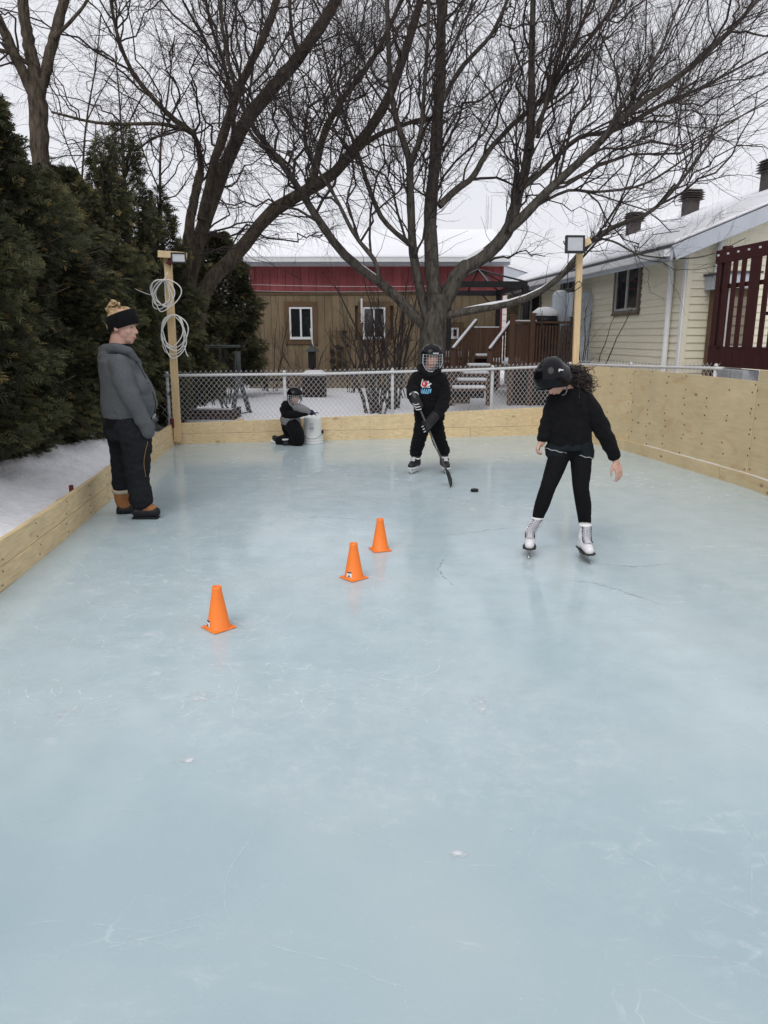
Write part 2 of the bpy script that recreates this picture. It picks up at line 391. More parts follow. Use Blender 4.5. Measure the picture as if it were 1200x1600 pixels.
sheet('snow_strip', [[(x + d, y) for d in (.036, .3, .6, 1, 2, 4, 8, 14, 22)] for x, y in zip(rx, ys2)], M_snow, 'snow strip between plywood wall and house')
m = MB(); m.quad((-900, -60, -.3), (900, -60, -.3), (900, 1500, -.3), (-900, 1500, -.3))
tag(m.build('ground', M_snow), 'flat snow covered ground reaching the horizon', kind='structure')

# ---- skate cuts, cracks: thin marks on the ice
def marks(name, n, seed, mt, wlo, whi, llo, lhi, label, zone, wig=.25):
    r = np.random.default_rng(seed); P = []; W = []
    for _ in range(n):
        x, y = zone(r); a = r.uniform(0, 2 * np.pi); L = r.uniform(llo, lhi) ; k = 14; c = r.normal(0, wig * 1.6)
        pts = []; px_, py_ = x, y
        for i in range(k):
            pts.append((px_, py_)); a += c / k + r.normal(0, wig * .12); px_ += math.cos(a) * L / k; py_ += math.sin(a) * L / k
        pts = np.array(pts)
        if not all(xl(q[1]) + .1 < q[0] < 3.4 and .5 < q[1] < 10.1 for q in pts): continue
        P.append(pts); W.append(r.uniform(wlo, whi))
    V = []; Fq = []; o = 0
    for p, wd in zip(P, W):
        t = np.gradient(p, axis=0); t /= np.linalg.norm(t, axis=1, keepdims=True); nn = np.stack([-t[:, 1], t[:, 0]], 1)
        ww = wd * np.sin(np.linspace(.05, np.pi - .05, len(p)))[:, None] * (1 + .6 * r.normal(size=(len(p), 1)) * .5)
        a = p + nn * ww / 2; b = p - nn * ww / 2
        for q in (a, b): V.append(np.column_stack([q, np.full(len(p), .0010 + .0006 * r.random())]))
        k = len(p); Fq += [(o + i, o + k + i, o + k + i + 1, o + i + 1) for i in range(k - 1)]; o += 2 * k
    ob = fast_mesh(name, np.vstack(V), np.array(Fq), mt, smooth=False); tag(ob, label, 'skate marks', kind='stuff')
def mark_mat(name, col, alpha):
    m = mat(name, col, .8, .1, .1, 30); n = m.node_tree.nodes; l = m.node_tree.links; b = n['Principled BSDF']
    g = n.new('ShaderNodeNewGeometry'); t = n.new('ShaderNodeTexNoise'); t.inputs['Scale'].default_value = 22; t.inputs['Detail'].default_value = 4
    l.new(g.outputs['Position'], t.inputs['Vector']); r = n.new('ShaderNodeMapRange')
    for k, v in zip(('From Min', 'From Max', 'To Min', 'To Max'), (.38, .66, 0, alpha)): r.inputs[k].default_value = v
    l.new(t.outputs['Fac'], r.inputs['Value']); l.new(r.outputs[0], b.inputs['Alpha']); return m
def z_left(r): return r.uniform(-2.3, .2), r.uniform(2.6, 8.5)
def z_all(r): return r.uniform(-2.2, 3.2), r.uniform(1.4, 9.8)
def z_far(r): return r.uniform(-1.5, 3.2), r.uniform(4.5, 9.8)
marks('skate_mark', 1500, 3, mark_mat('mark_white', (.82, .87, .89), .65), .002, .007, .04, .30, 'fine white skate scratches criss-crossing the ice', z_left, .9)
marks('skate_mark', 700, 4, mark_mat('mark_soft', (.76, .81, .84), .36), .002, .007, .08, .8, 'long faint skate cuts spread over the whole ice', z_all, .7)
# a few named cracks: dark line with a pale lip
Vs, Fs, o_ = [], [], 0
for pts_ in ([(458, 813), (500, 808), (545, 811), (603, 813)], [(688, 838), (735, 832), (780, 827), (832, 823)], [(868, 905), (930, 912), (985, 928), (1035, 945)], [(640, 768), (690, 776), (745, 785), (800, 788)], [(470, 772), (530, 777), (600, 774)], [(700, 866), (686, 890), (715, 920)], [(930, 880), (990, 885), (1060, 880)]):
    p = catmull([gnd(*q)[:2] for q in pts_], 40); p = p + np.stack([[.02 * mnoise.noise(Vector((i * .35, q[0], 1))), .03 * mnoise.noise(Vector((i * .45, q[0], 7)))] for i, q in enumerate(p)])
    t_ = np.gradient(p, axis=0); t_ /= np.linalg.norm(t_, axis=1, keepdims=True); nn_ = np.stack([-t_[:, 1], t_[:, 0]], 1); ww = .0032 * np.sin(np.linspace(.1, 3.04, 40))[:, None]
    for q in (p + nn_ * ww, p - nn_ * ww): Vs.append(np.column_stack([q, np.full(40, .0018)]))
    Fs += [(o_ + i, o_ + 40 + i, o_ + 41 + i, o_ + i + 1) for i in range(39)]; o_ += 80
tag(fast_mesh('ice_crack', np.vstack(Vs), np.array(Fs), mark_mat('mark_dark', (.12, .18, .21), .8), smooth=False), 'thin dark cracks in the ice beyond the cones', 'cracks', kind='stuff')

# small smears of ground-up snow stuck to the ice
Vs, Fs, o_ = [], [], 0
for (px_, py_, rx_, ry_) in ((310, 1090, .075, .06), (750, 1100, .045, .10), (715, 1335, .03, .025), (800, 1297, .02, .015), (100, 1115, .09, .05), (290, 1190, .05, .04)):
    c = gnd(px_, py_); k_ = 22; r_ = [1 + .45 * mnoise.noise(Vector((math.cos(a) * 1.7 + px_, math.sin(a) * 1.7, 0))) for a in np.linspace(0, 6.283, k_, endpoint=False)]
    Vs.append([(c[0], c[1], .0014)] + [(c[0] + rx_ * q * math.cos(a), c[1] + ry_ * q * math.sin(a), .0012) for q, a in zip(r_, np.linspace(0, 6.283, k_, endpoint=False))])
    Fs += [(o_, o_ + 1 + i, o_ + 1 + (i + 1) % k_) for i in range(k_)]; o_ += k_ + 1
ms_ = mark_mat('mark_smear', (.66, .70, .73), 1.6); n_ = ms_.node_tree.nodes; at_ = n_.new('ShaderNodeAttribute'); at_.attribute_name = 'tone'; mu_ = n_.new('ShaderNodeMath'); mu_.operation = 'MULTIPLY'; mu_.use_clamp = True
al_ = n_['Principled BSDF'].inputs['Alpha']; ms_.node_tree.links.new(al_.links[0].from_socket, mu_.inputs[0]); ms_.node_tree.links.new(at_.outputs['Fac'], mu_.inputs[1]); ms_.node_tree.links.new(mu_.outputs[0], al_)
tag(fast_mesh('snow_smear', np.vstack(Vs), np.array(Fs), ms_, smooth=False, attr=np.array([1.0 if i % 23 == 0 else 0.0 for i in range(o_)])), 'small white smears of ground up snow on the near ice', 'snow smears', kind='stuff')

# ---- boards
def along(path, s):
    p = np.array(path, float); L = np.concatenate([[0], np.cumsum(np.linalg.norm(np.diff(p, axis=0), axis=1))])
    return np.array([np.interp(s, L, p[:, 0]), np.interp(s, L, p[:, 1])]), L[-1]
def plank(parent, path, s0, s1, zlo, zhi, material, thick=.036, out=1, name='plank', push=0.0, steps=5):
    """board standing on edge, bent along the path; zlo/zhi may be (start, end)"""
    zl = zlo if isinstance(zlo, tuple) else (zlo, zlo); zh = zhi if isinstance(zhi, tuple) else (zhi, zhi)
    V = []; K = steps + 1
    for i in range(K):
        u = i / steps; s = s0 + (s1 - s0) * u
        p, _ = along(path, s); a, _ = along(path, max(0, s - .05)); b, _ = along(path, s + .05); t = (b - a) / np.linalg.norm(b - a)
        nn = np.array([-t[1], t[0]]) * out
        for q in (p + nn * push, p + nn * (push + thick)):
            V += [(*q, zl[0] + (zl[1] - zl[0]) * u), (*q, zh[0] + (zh[1] - zh[0]) * u)]
    f = [(0, 1, 3, 2), tuple(4 * steps + q for q in (0, 2, 3, 1))]
    for i in range(steps):
        a, b = 4 * i, 4 * i + 4
        f += [(a, b, b + 1, a + 1), (a + 2, a + 3, b + 3, b + 2), (a + 1, b + 1, b + 3, a + 3), (a, a + 2, b + 2, b)]
    m = MB(); m.add(V, f); return m.build(name, material, parent, bevel=.003)
def screws(parent, pts, r=.0055, col=None):
    m = MB()
    for p, nrm in pts:
        q = Vector(nrm).to_track_quat('Z', 'Y').to_matrix(); m.lathe([(r, -.001), (r, .0025), (r * .4, .0032)], p, 6, R=q)
    o = m.build('screw', col or mat('screw_steel', (.10, .08, .06), .5, .4, metallic=.3), parent); o['kind'] = 'stuff'; return o

bl = thing('rink_boards', (*LEFT[4], 0), 'low rink wall of two stacked pine boards along the snow bank on the left', 'rink wall')
_, LL = along(LEFT, 0)
cuts_lo = [0.0, 2.9, 6.55, 10.2, LL]; cuts_hi = [0.0, 1.6, 5.1, 8.75, 11.9, LL]
for a, b in zip(cuts_lo, cuts_lo[1:]): plank(bl, LEFT, a + .002, b - .002, -.02, .139, M_pine_y, steps=8)
for a, b in zip(cuts_hi, cuts_hi[1:]): plank(bl, LEFT, a + .002, b - .002, .142, .292, M_pine_y, push=.004, steps=8)
sp = []
for s in np.arange(.5, LL, .61):
    for z in (.035, .105, .175, .26):
        p, _ = along(LEFT, s + random.uniform(-.03, .03)); sp.append(((p[0] + .001, p[1], z + random.uniform(-.01, .01)), (1, 0.12, 0)))
screws(bl, sp)
for s in np.arange(1.2, LL, 2.44):      # stakes behind the boards
    p, _ = along(LEFT, s); m = MB().box((p[0] - .066, p[1], .06), (.038, .085, .42)); m.build('stake', M_pine_z, bl, bevel=.003)
p, _ = along(LEFT, 8.75)
red = mat('red_strap', (.12, .018, .018), .6, .3)
tag(MB().box((p[0] - .062, p[1] + .03, .285), (.03, .03, .08)).build('clamp', red, bevel=.006), 'dark red clamp clipped behind the left rink board by the woman', 'clamp')

bb = thing('rink_boards', (*BACK[1], 0), 'low rink wall of two rows of pine boards in front of the chain link fence', 'rink wall')
_, BL = along(BACK, 0)
hh = lambda s: .292 + .13 * (s / BL) ** 1.2
for a, b in zip([0, 1.9, 4.3, BL], [1.9, 4.3, BL]): plank(bb, BACK, a + .002, b - .002, -.02, (.139, .141), M_pine_x)
for a, b in zip([0, 1.25, 3.65, BL], [1.25, 3.65, BL]): plank(bb, BACK, a + .002, b - .002, .144, (hh(a), hh(b)), M_pine_x, push=.004)
sp = []
for s in np.arange(.25, BL, .42):
    p, _ = along(BACK, s)
    for z in (.04, .11, .185, .26): sp.append(((p[0], p[1] - .001, z), (.16, -1, 0)))
screws(bb, sp)
for s in np.arange(.9, BL, 1.22):
    p, _ = along(BACK, s); MB().box((p[0], p[1] + .066, .13), (.085, .038, .40)).build('stake', M_pine_z, bb, bevel=.003)

br_ = thing('plywood_wall', (*RIGHT[1], 0), 'tall plywood rink wall along the right side of the ice', 'rink wall')
_, RL = along(RIGHT, 0)
def s_of(y): return np.interp(-y, [-q[1] for q in RIGHT], np.concatenate([[0], np.cumsum(np.linalg.norm(np.diff(rp_, axis=0), axis=1))]))
pc = [s_of(11.25), s_of(9.68), s_of(7.30), s_of(4.9), s_of(2.46), s_of(0.02), RL]; ph = [(1.075, 1.07), (1.07, 1.05), (1.16, 1.15), (1.15, 1.15), (1.15, 1.15), (1.15, 1.15)]
for i, (a, b) in enumerate(zip(pc, pc[1:])):
    o = plank(br_, RIGHT, a + .004, b - .004, .135, ph[i], M_ply, thick=.016, push=(.006, .001, .004, .002, .004, .002)[i], steps=8, name='plywood_panel')
kc = [s_of(11.25), s_of(10.0), s_of(7.72), s_of(5.3), s_of(2.9), RL]
for a, b in zip(kc, kc[1:]): plank(br_, RIGHT, a + .002, b - .002, -.02, .138, M_ply, thick=.03, push=-.016, steps=8, name='kick_board')
m = MB()                                # snow caught on the ledge of the kick boards
for s in np.arange(pc[1] + .4, pc[2] + 2.4, .12):
    p0, _ = along(RIGHT, s); p1, _ = along(RIGHT, s + .12); k = random.uniform(.004, .010)
    m.bar((p0[0] + .002, p0[1], .1385 + k / 2), (p1[0] + .002, p1[1], .1385 + k / 2), .020, k)
m.build('snow_line', M_snow, br_)
sp = []; glint = []
for i, (a, b) in enumerate(zip(pc[:4], pc[1:5])):
    n_ = max(2, int(round((b - a) / .41)))
    for j in range(n_ + 1):
        s = a + .035 + (b - a - .07) * j / n_
        for z in np.arange(.19, ph[i][0] - .03, .105):
            p, _ = along(RIGHT, s + random.uniform(-.03, .03))
            if random.random() < .72: sp.append(((p[0] + (.006, .001, .004, .002)[i] - .0006, p[1], z + random.uniform(-.04, .04)), (-1, -.15, 0)))
screws(br_, sp, .0085, mat('screw_dark', (.035, .025, .018), .6, .3))
for s in np.arange(pc[0], RL, 1.22):
    p, _ = along(RIGHT, s); MB().box((p[0] + .062, p[1] + .01, .5), (.085, .038, 1.06)).build('stud', M_pine_z, br_, bevel=.003)

# ================================================================ CHAIN LINK FENCE
def chain_fence(path, tops, label, posts, base=.02):
    """path: ground points, tops: height of the rail at each; posts: arc positions"""
    t = thing('chain_link_fence', (*path[0], base), label, 'fence', 'chain link fence runs')
    p = np.array(path, float); L = np.concatenate([[0], np.cumsum(np.linalg.norm(np.diff(p, axis=0), axis=1))])
    P = lambda s, z: np.array([np.interp(s, L, p[:, 0]), np.interp(s, L, p[:, 1]), z]); TP = lambda s: float(np.interp(s, L, tops))
    ss = np.linspace(0, L[-1], 18)
    MB().tube([P(s, TP(s) - .03) for s in ss], .021, 10).build('top_rail', M_galv, t, smooth=True)
    for s in posts:
        q = P(s, 0); m = MB().tube([(q[0], q[1] + .03, base - .1), (q[0], q[1] + .03, TP(s) - .01)], .024, 10).lathe([(.027, 0), (.027, .02), (.012, .04)], (q[0], q[1] + .03, TP(s) - .012), 10)
        m.build('post', M_galv, t, smooth=True)
    pitch = .072; paths = []
    for k in np.arange(-int(1.2 / pitch), int(L[-1] / pitch) + 1):
        for sg in (1, -1):
            pts = []
            for i in range(9):
                z = base + (TP(0) + .035 - base) * i / 8; s = k * pitch + (z - base) * .86 * sg + (0 if sg > 0 else 1.0)
                pts.append((s, z))
            a = np.array(pts); ok = (a[:, 0] >= 0) & (a[:, 0] <= L[-1])
            if ok.sum() < 2: continue
            a = a[ok]; q = np.array([P(s, base + (z - base) * (TP(s) + .035 - base) / (TP(0) + .035 - base)) + np.array([0, -.004 * sg, 0]) for s, z in a])
            q = q[np.linspace(0, len(q) - 1, 9).round().astype(int)] if len(q) > 2 else None
            if q is None or np.linalg.norm(q[0] - q[-1]) < .05: continue
            q = catmull(q[[0, -1]], 9); q[:, 1] += .003 * np.sin(np.arange(9) * 3.0); paths.append(q)
    V, Fq = tube_arrays(np.array(paths), np.full((len(paths), 9), .0031), 3)
    o = fast_mesh('chain_link_mesh', V, Fq, M_galv, t); o['kind'] = 'stuff'
    return t
FB = [(-3.25, 10.78), (-.9, 11.05), (1.3, 11.55), (3.02, 12.0)]
chain_fence(FB, [.955, .965, 1.0, 1.05], 'snow dusted chain link fence behind the back boards of the rink', [.12, 1.80, 3.42, 5.02, 6.35])
FR = [(3.06, 11.98), (3.62, 10.3), (4.05, 9.0)]
chain_fence(FR, [1.07, 1.10, 1.13], 'chain link fence between plywood wall and cream house', [1.4, 3.05])

# ================================================================ FLOODLIGHT POSTS
def floodlight(loc, yaw, pitch, label, wd=.17, ht=.12):
    t = thing('floodlight', loc, label, 'floodlight', 'floodlights on posts')
    R = Euler((pitch, 0, yaw)).to_matrix(); c = Vector(loc)
    def bx(name, off, size, material, bevel=.004, par=None):
        q = c + R @ Vector(off); m = MB().box(q, size, Euler((pitch, 0, yaw))); return m.build(name, material, par or t, bevel=bevel)
    h = bx('housing', (0, 0, 0), (wd, .045, ht), M_black)
    e = wd * .10; bx('bezel', (0, -.028, ht / 2 - e / 2), (wd, .016, e), M_black, .002, h); bx('bezel', (0, -.028, -ht / 2 + e / 2), (wd, .016, e), M_black, .002, h)
    bx('bezel', (wd / 2 - e / 2, -.028, 0), (e, .016, ht - 2 * e), M_black, .002, h); bx('bezel', (-wd / 2 + e / 2, -.028, 0), (e, .016, ht - 2 * e), M_black, .002, h)
    bx('lens', (0, -.024, 0), (wd - .026, .006, ht - .026), mat('frosted_lens', (.45, .47, .50), .25, .5, .05, 20), .001)
    for i in range(5): bx('fin', (-.06 * wd / .17 + .03 * i * wd / .17, .03, 0), (.004, .02, ht * .8), M_black, 0)
    m = MB()
    for sx in (-1, 1): m.bar(c + R @ Vector((sx * (wd / 2 + .006), 0, 0)), c + R @ Vector((sx * (wd / 2 + .006), .07, ht * .25)), .004, .02)
    m.bar(c + R @ Vector((-(wd / 2 + .006), .07, ht * .25)), c + R @ Vector((wd / 2 + .006, .07, ht * .25)), .02, .004); m.build('bracket', M_black, t)
    return t
def post(base, top, wd, dp, label, name='light_post'):
    t = thing(name, base, label, 'post')
    m = MB().bar(base, top, wd, dp, (0, 1, 0)); m.build('timber', M_pine_z, t, bevel=.004); return t
pb = at(277, 668, 10.22); pb[2] = .05; pt = at(262, 402, 10.22)
t = post(pb, pt, .095, .06, 'bare timber light post at the left corner of the rink, hung with white cable')
a = at(249, 397, 10.13); b = at(290, 400, 10.05)
MB().bar(a, b, .09, .085).build('crossbar', M_pine_x, t, bevel=.004)
MB().box(at(266, 408, 10.12), (.07, .06, .10), (0, .5, .3)).build('red_clamp', red, t, bevel=.008)
floodlight(tuple(at(279, 404, 9.98)), .28, -.22, 'black floodlight on the left post, lens tilted to the ice', .19, .135)
MB().box(at(269, 661, 10.18), (.05, .05, .13)).build('red_stake', red, t, bevel=.006)

M_cable = mat('white_cable', (.72, .72, .70), .5, .3, .05, 20)
def coil(label, hook, loops, r, tail=None, Y=10.14):
    V = []
    m = MB()
    for i, (dx, wdx, hgt, ph_) in enumerate(loops):
        pts = []
        for k in range(33):
            a = 2 * math.pi * k / 32
            pts.append(at(hook[0] + dx + wdx * math.sin(a) + 2 * math.sin(3 * a + ph_), hook[1] + hgt * (1 - math.cos(a)) / 2, Y - .015 * i + .02 * math.sin(a + ph_)))
        m.tube(pts, r, 6, cap=False)
    if tail: m.tube(catmull([at(x, y, Y) for x, y in tail], 16), r, 6)
    o = m.build('cable_coil', M_cable, None, origin=tuple(at(*hook, Y)), smooth=True); return tag(o, label, 'cable', 'cable coils on the left post')
coil('upper coil of white cable on the left light post', (256, 437), [(-8, 12, 46, .3), (-6, 15, 40, 1.2), (-2, 14, 50, 2.1), (2, 13, 43, 3.3), (6, 20, 42, 4.0)], .0075, [(210, 451), (224, 457), (238, 460), (248, 445), (256, 437), (262, 425)])
coil('lower coil of white cable on the left light post', (271, 492), [(-1, 19, 62, .3), (0, 17, 52, 1.2), (1, 18, 68, 2.1), (-2, 15, 50, 3.3), (2, 20, 56, 4.4)], .0075, [(288, 540), (291, 552), (294, 557)])

pb = at(897, 640, 11.02); pb[2] = .05; pt = at(906, 388, 11.02)
t = post(pb, pt, .088, .06, 'tall timber light post at the right corner of the rink')
MB().bar(at(904, 385, 10.98), at(922, 375, 10.98), .06, .10).build('crossbar', M_pine_x, t, bevel=.004)
floodlight(tuple(at(898, 382, 10.86)), .06, -.12, 'black floodlight on the right post, facing the camera', .27, .235)
m = MB().tube(catmull([at(888, 394, 10.86), at(887, 430, 10.9), at(889, 455, 10.93), at(903, 440, 10.93), at(909, 446, 10.94), at(898, 455, 10.93), at(897, 463, 10.93), at(893, 520, 10.94), at(888, 565, 10.94)], 40), .006, 6)
tag(m.build('power_cord', M_black, None, origin=tuple(at(888, 394, 10.86)), smooth=True), 'black power cord hanging down the right light post', 'cord')
# ================================================================ GARAGE BEHIND THE YARD
GY = 20.0
gx0, gx1 = at(386, 430, GY)[0], at(783, 430, GY)[0]
g0 = .05; gt = at(500, 459, GY)[2]; ge = at(500, 414, GY)[2]
t = thing('garage', ((gx0 + gx1) / 2, GY, g0), 'tan garage with barn red upper band and snow covered roof', 'garage')
piece('wall_core', M_tandark, t, ((gx0 + gx1) / 2, GY + 2.6, (g0 + ge) / 2), (gx1 - gx0 - .06, 5.1, ge - g0))
wins = []
for a, b, c, d, on in ((452, 489, 480, 529, True), (567, 602, 480, 529, True), (697, 716, 512, 528, True)):
    p, q = at(a, c, GY), at(b, d, GY); wins.append((p[0], q[0], q[2], p[2]))
bw = .198; nb = int(round((gx1 - gx0) / bw)); bw = (gx1 - gx0) / nb
for i in range(nb):
    xa, xb = gx0 + i * bw, gx0 + (i + 1) * bw; xc = (xa + xb) / 2
    piece('red_board', M_red, t, (xc, GY - .02 + random.uniform(-.002, .002), (gt + ge) / 2 + .03), (bw - .008, .03, ge - gt - .055))
    spans = [(g0, gt - .03)]
    for (wx0, wx1, wz0, wz1) in wins:
        if xb > wx0 - .04 and xa < wx1 + .04:
            spans = [(a, b) for s0, s1 in spans for a, b in ((s0, min(s1, wz0 - .04)), (max(s0, wz1 + .04), s1)) if b - a > .05]
    for a, b in spans: piece('tan_board', M_tan, t, (xc, GY - .02 + random.uniform(-.002, .002), (a + b) / 2), (bw - .008, .03, b - a))
piece('band_trim', M_tandark, t, ((gx0 + gx1) / 2, GY - .045, gt), (gx1 - gx0 + .04, .03, .06))
for xe in (gx0 - .03, gx1 + .03): piece('corner_trim', M_red if xe > 0 else M_tandark, t, (xe, GY + .02, (g0 + ge) / 2), (.055, .14, ge - g0))
for (wx0, wx1, wz0, wz1) in wins:
    cx, cz, ww, wh = (wx0 + wx1) / 2, (wz0 + wz1) / 2, wx1 - wx0, wz1 - wz0
    wn = MB().box((cx, GY - .01, cz), (ww - .02, .02, wh - .02)).build('window', mat('dark_reveal', (.02, .02, .022), .6), t)
    fr = MB()
    for sx in (-1, 1): fr.box((cx + sx * (ww / 2 - .022), GY - .05, cz), (.044, .05, wh))
    for sz in (-1, 1): fr.box((cx, GY - .0495, cz + sz * (wh / 2 - .022)), (ww - .09, .05, .044))
    fr.box((cx, GY - .0485, cz), (.045, .046, wh - .09)); fr.build('frame', M_trimw, wn)
    for sx in (-1, 1): MB().box((cx + sx * ww / 4, GY - .033, cz), (ww / 2 - .05, .008, wh - .09)).build('pane', M_glass, wn)
    tr = MB(); e = .13
    for sx in (-1, 1): tr.box((cx + sx * (ww / 2 + e / 2), GY - .052, cz), (e, .03, wh + .02))
    tr.box((cx, GY - .054, cz + wh / 2 + e / 2 + .01), (ww + 2 * e, .03, e)); tr.box((cx, GY - .054, cz - wh / 2 - e / 2 - .01), (ww + 2 * e, .03, e)); tr.build('casing', M_tandark, wn)
    MB().box((cx, GY - .075, cz - wh / 2 - .012), (ww, .03, .02)).build('snow_ledge', M_snow, wn)
# roof: low gable, ridge parallel to the wall, snow on it
ex0, ex1 = at(378, 408, GY - .45)[0], at(797, 408, GY - .45)[0]; ez = ge + .05; rise, run = 1.08, 3.3
rf = MB().prism([(ex0, GY - .45, ez), (ex0, GY - .45, ez + .07), (ex0, GY + run - .45, ez + rise), (ex0, GY + 2 * run - .9, ez + .07), (ex0, GY + 2 * run - .9, ez)], (ex1 - ex0, 0, 0)).build('roof', M_roofgrey, t)
MB().prism([(ex0 - .02, GY - .50, ez + .08), (ex0 - .02, GY - .51, ez + .12), (ex0 - .02, GY - .44, ez + .17), (ex0 - .02, GY + run - .45, ez + rise + .12), (ex0 - .02, GY + 2 * run - .8, ez + .12)], (ex1 - ex0 + .04, 0, 0)).build('snow_cover', M_snow, rf, bevel=.04)
piece('fascia', M_fascia, t, ((ex0 + ex1) / 2, GY - .465, ez - .01), (ex1 - ex0, .03, .16))
piece('gutter', M_trimw, t, ((ex0 + ex1) / 2, GY - .53, ez + .02), (ex1 - ex0, .10, .09))
piece('soffit', M_trimw, t, ((ex0 + ex1) / 2, GY - .24, ez - .08), (ex1 - ex0 - .01, .42, .02))
dsx = at(388, 430, GY - .1)[0]
MB().tube(catmull([(dsx - .05, GY - .48, ez - .05), (dsx - .02, GY - .3, ez - .25), (dsx, GY - .14, ez - .42), (dsx, GY - .14, 1.6), (dsx, GY - .14, .35)], 24), .042, 8).build('downspout', M_trimw, t, smooth=True)
p = at(565, 470, GY - .06); MB().box((p[0], p[1], p[2] - .25), (.05, .03, .62)).build('conduit', M_trimw, t)
# trellis with a few leaves left
tx0, tx1 = at(516, 540, GY - .12)[0], at(546, 540, GY - .12)[0]; tz0, tz1 = .3, at(520, 512, GY)[2]
tr = thing('trellis', ((tx0 + tx1) / 2, GY - .12, .05), 'brown wooden trellis leaning on the garage between its two windows', 'trellis')
for i in range(4): piece('upright', M_tandark, tr, (tx0 + (tx1 - tx0) * i / 3, GY - .12, (tz0 + tz1) / 2), (.03, .02, tz1 - tz0 + .04 * (i % 2)))
for i in range(4): piece('rail', M_tandark, tr, ((tx0 + tx1) / 2, GY - .141, tz0 + .15 + (tz1 - tz0 - .25) * i / 3), (tx1 - tx0 + .06, .018, .03))
M_dryleaf = mat('dry_leaf', (.03, .026, .02), .8, .2, .3, 20)
for i in range(16):
    x, z = random.uniform(tx0, tx1), random.uniform(tz0 + .2, tz1); a = random.uniform(0, 6.28); s = random.uniform(.05, .09)
    m = MB(); m.add([(x + s * math.cos(a + k) * (1.3 if k == 0 else .8), GY - .17 - .02 * math.sin(k * 2), z + s * math.sin(a + k)) for k in (0, 1.2, 2.4, 3.6, 4.9)], [(0, 1, 2, 3, 4)]); m.build('leaf', M_dryleaf, tr)
# service wires
for k, (y0, y1) in enumerate(((441, 447), (452, 454))):
    pts = [at(300 + 380 * u, y0 + (y1 - y0) * u + 3 * math.sin(u * 3.1), 17 + 2.6 * u) for u in np.linspace(0, 1, 14)]
    tag(MB().tube(pts, .0045, 5).build('overhead_wire', M_galv, None, origin=tuple(pts[0])), ['upper of the two wires strung across the red band of the garage', 'lower of the two wires strung across the red band of the garage'][k], 'wire')

# ================================================================ CREAM HOUSE ON THE RIGHT
HC = np.array((at(1076, 400, 11.4)[0], 11.4)); hd = np.array((-.0978, .9952)); he = np.array((.9952, .0978))
hyaw = math.atan2(hd[1], hd[0]); gyaw = math.atan2(he[1], he[0])
HZ0, HZ1, HLEN, GW = .15, 2.86, 10.2, 8.0
house = thing('house', (*HC, 0), 'cream vinyl sided bungalow with snow on its roof', 'house')
def hit(px, py, P0=HC, D=hd):
    d = ray(px, py); A = np.array([[d[0], -D[0]], [d[1], -D[1]]]); s, u = np.linalg.solve(A, np.array(P0)); return u, CAM_H + d[2] * s
def W(u, z, off=0.0): p = HC + hd * u - he * off; return (p[0], p[1], z)           # long wall, off = outward (towards the rink)
def G(u, z, off=0.0): p = HC + he * u - hd * off; return (p[0], p[1], z)           # gable wall, off = towards the camera
def rect(a, b, c, d): return hit(a, c)[0], hit(b, d)[0], hit((a + b) / 2, d)[1], hit((a + b) / 2, c)[1]
def srt(r): return min(r[0], r[1]), max(r[0], r[1]), r[2], r[3]
hw = [srt(rect(966, 999, 405, 489)), srt(rect(880, 899, 431, 456)), srt(rect(818, 842, 447, 560))]
core = MB(); core.prism([(*(HC + he * .02 + hd * .02), HZ0), (*(HC + he * (GW - .02) + hd * .02), HZ0), (*(HC + he * (GW - .02) + hd * .02), HZ1), (*(HC + he * GW / 2 + hd * .02), HZ1 + GW / 2 * math.tan(math.radians(22)) - .05), (*(HC + he * .02 + hd * .02), HZ1)], (*(hd * (HLEN - .04)), 0))
core.build('wall_core', M_siding, house)
LAP = .112
def lap_row(u0, u1, z, F_, yaw, nm='siding_board'):
    p = F_((u0 + u1) / 2, z + LAP / 2, .008); piece(nm, M_siding, house, p, (u1 - u0, .026, LAP), (0, 0, yaw), 'lap')
for i in range(int((HZ1 - HZ0) / LAP)):
    z = HZ0 + i * LAP; spans = [(.06, HLEN)]
    for (a, b, c, d) in hw:
        if z + LAP > c - .03 and z < d + .03:
            spans = [(x, y) for s0, s1 in spans for x, y in ((s0, min(s1, a - .045)), (max(s0, b + .045), s1)) if y - x > .05]
    for a, b in spans: lap_row(a, b, z, W, hyaw + math.pi)
tanr = math.tan(math.radians(22))
i = 0
while True:
    z = HZ0 + i * LAP; i += 1
    a = .06 if z < HZ1 - .1 else (z - HZ1 + .12) / tanr
    if a > GW / 2 - .2: break
    lap_row(a, GW - a, z, G, gyaw)
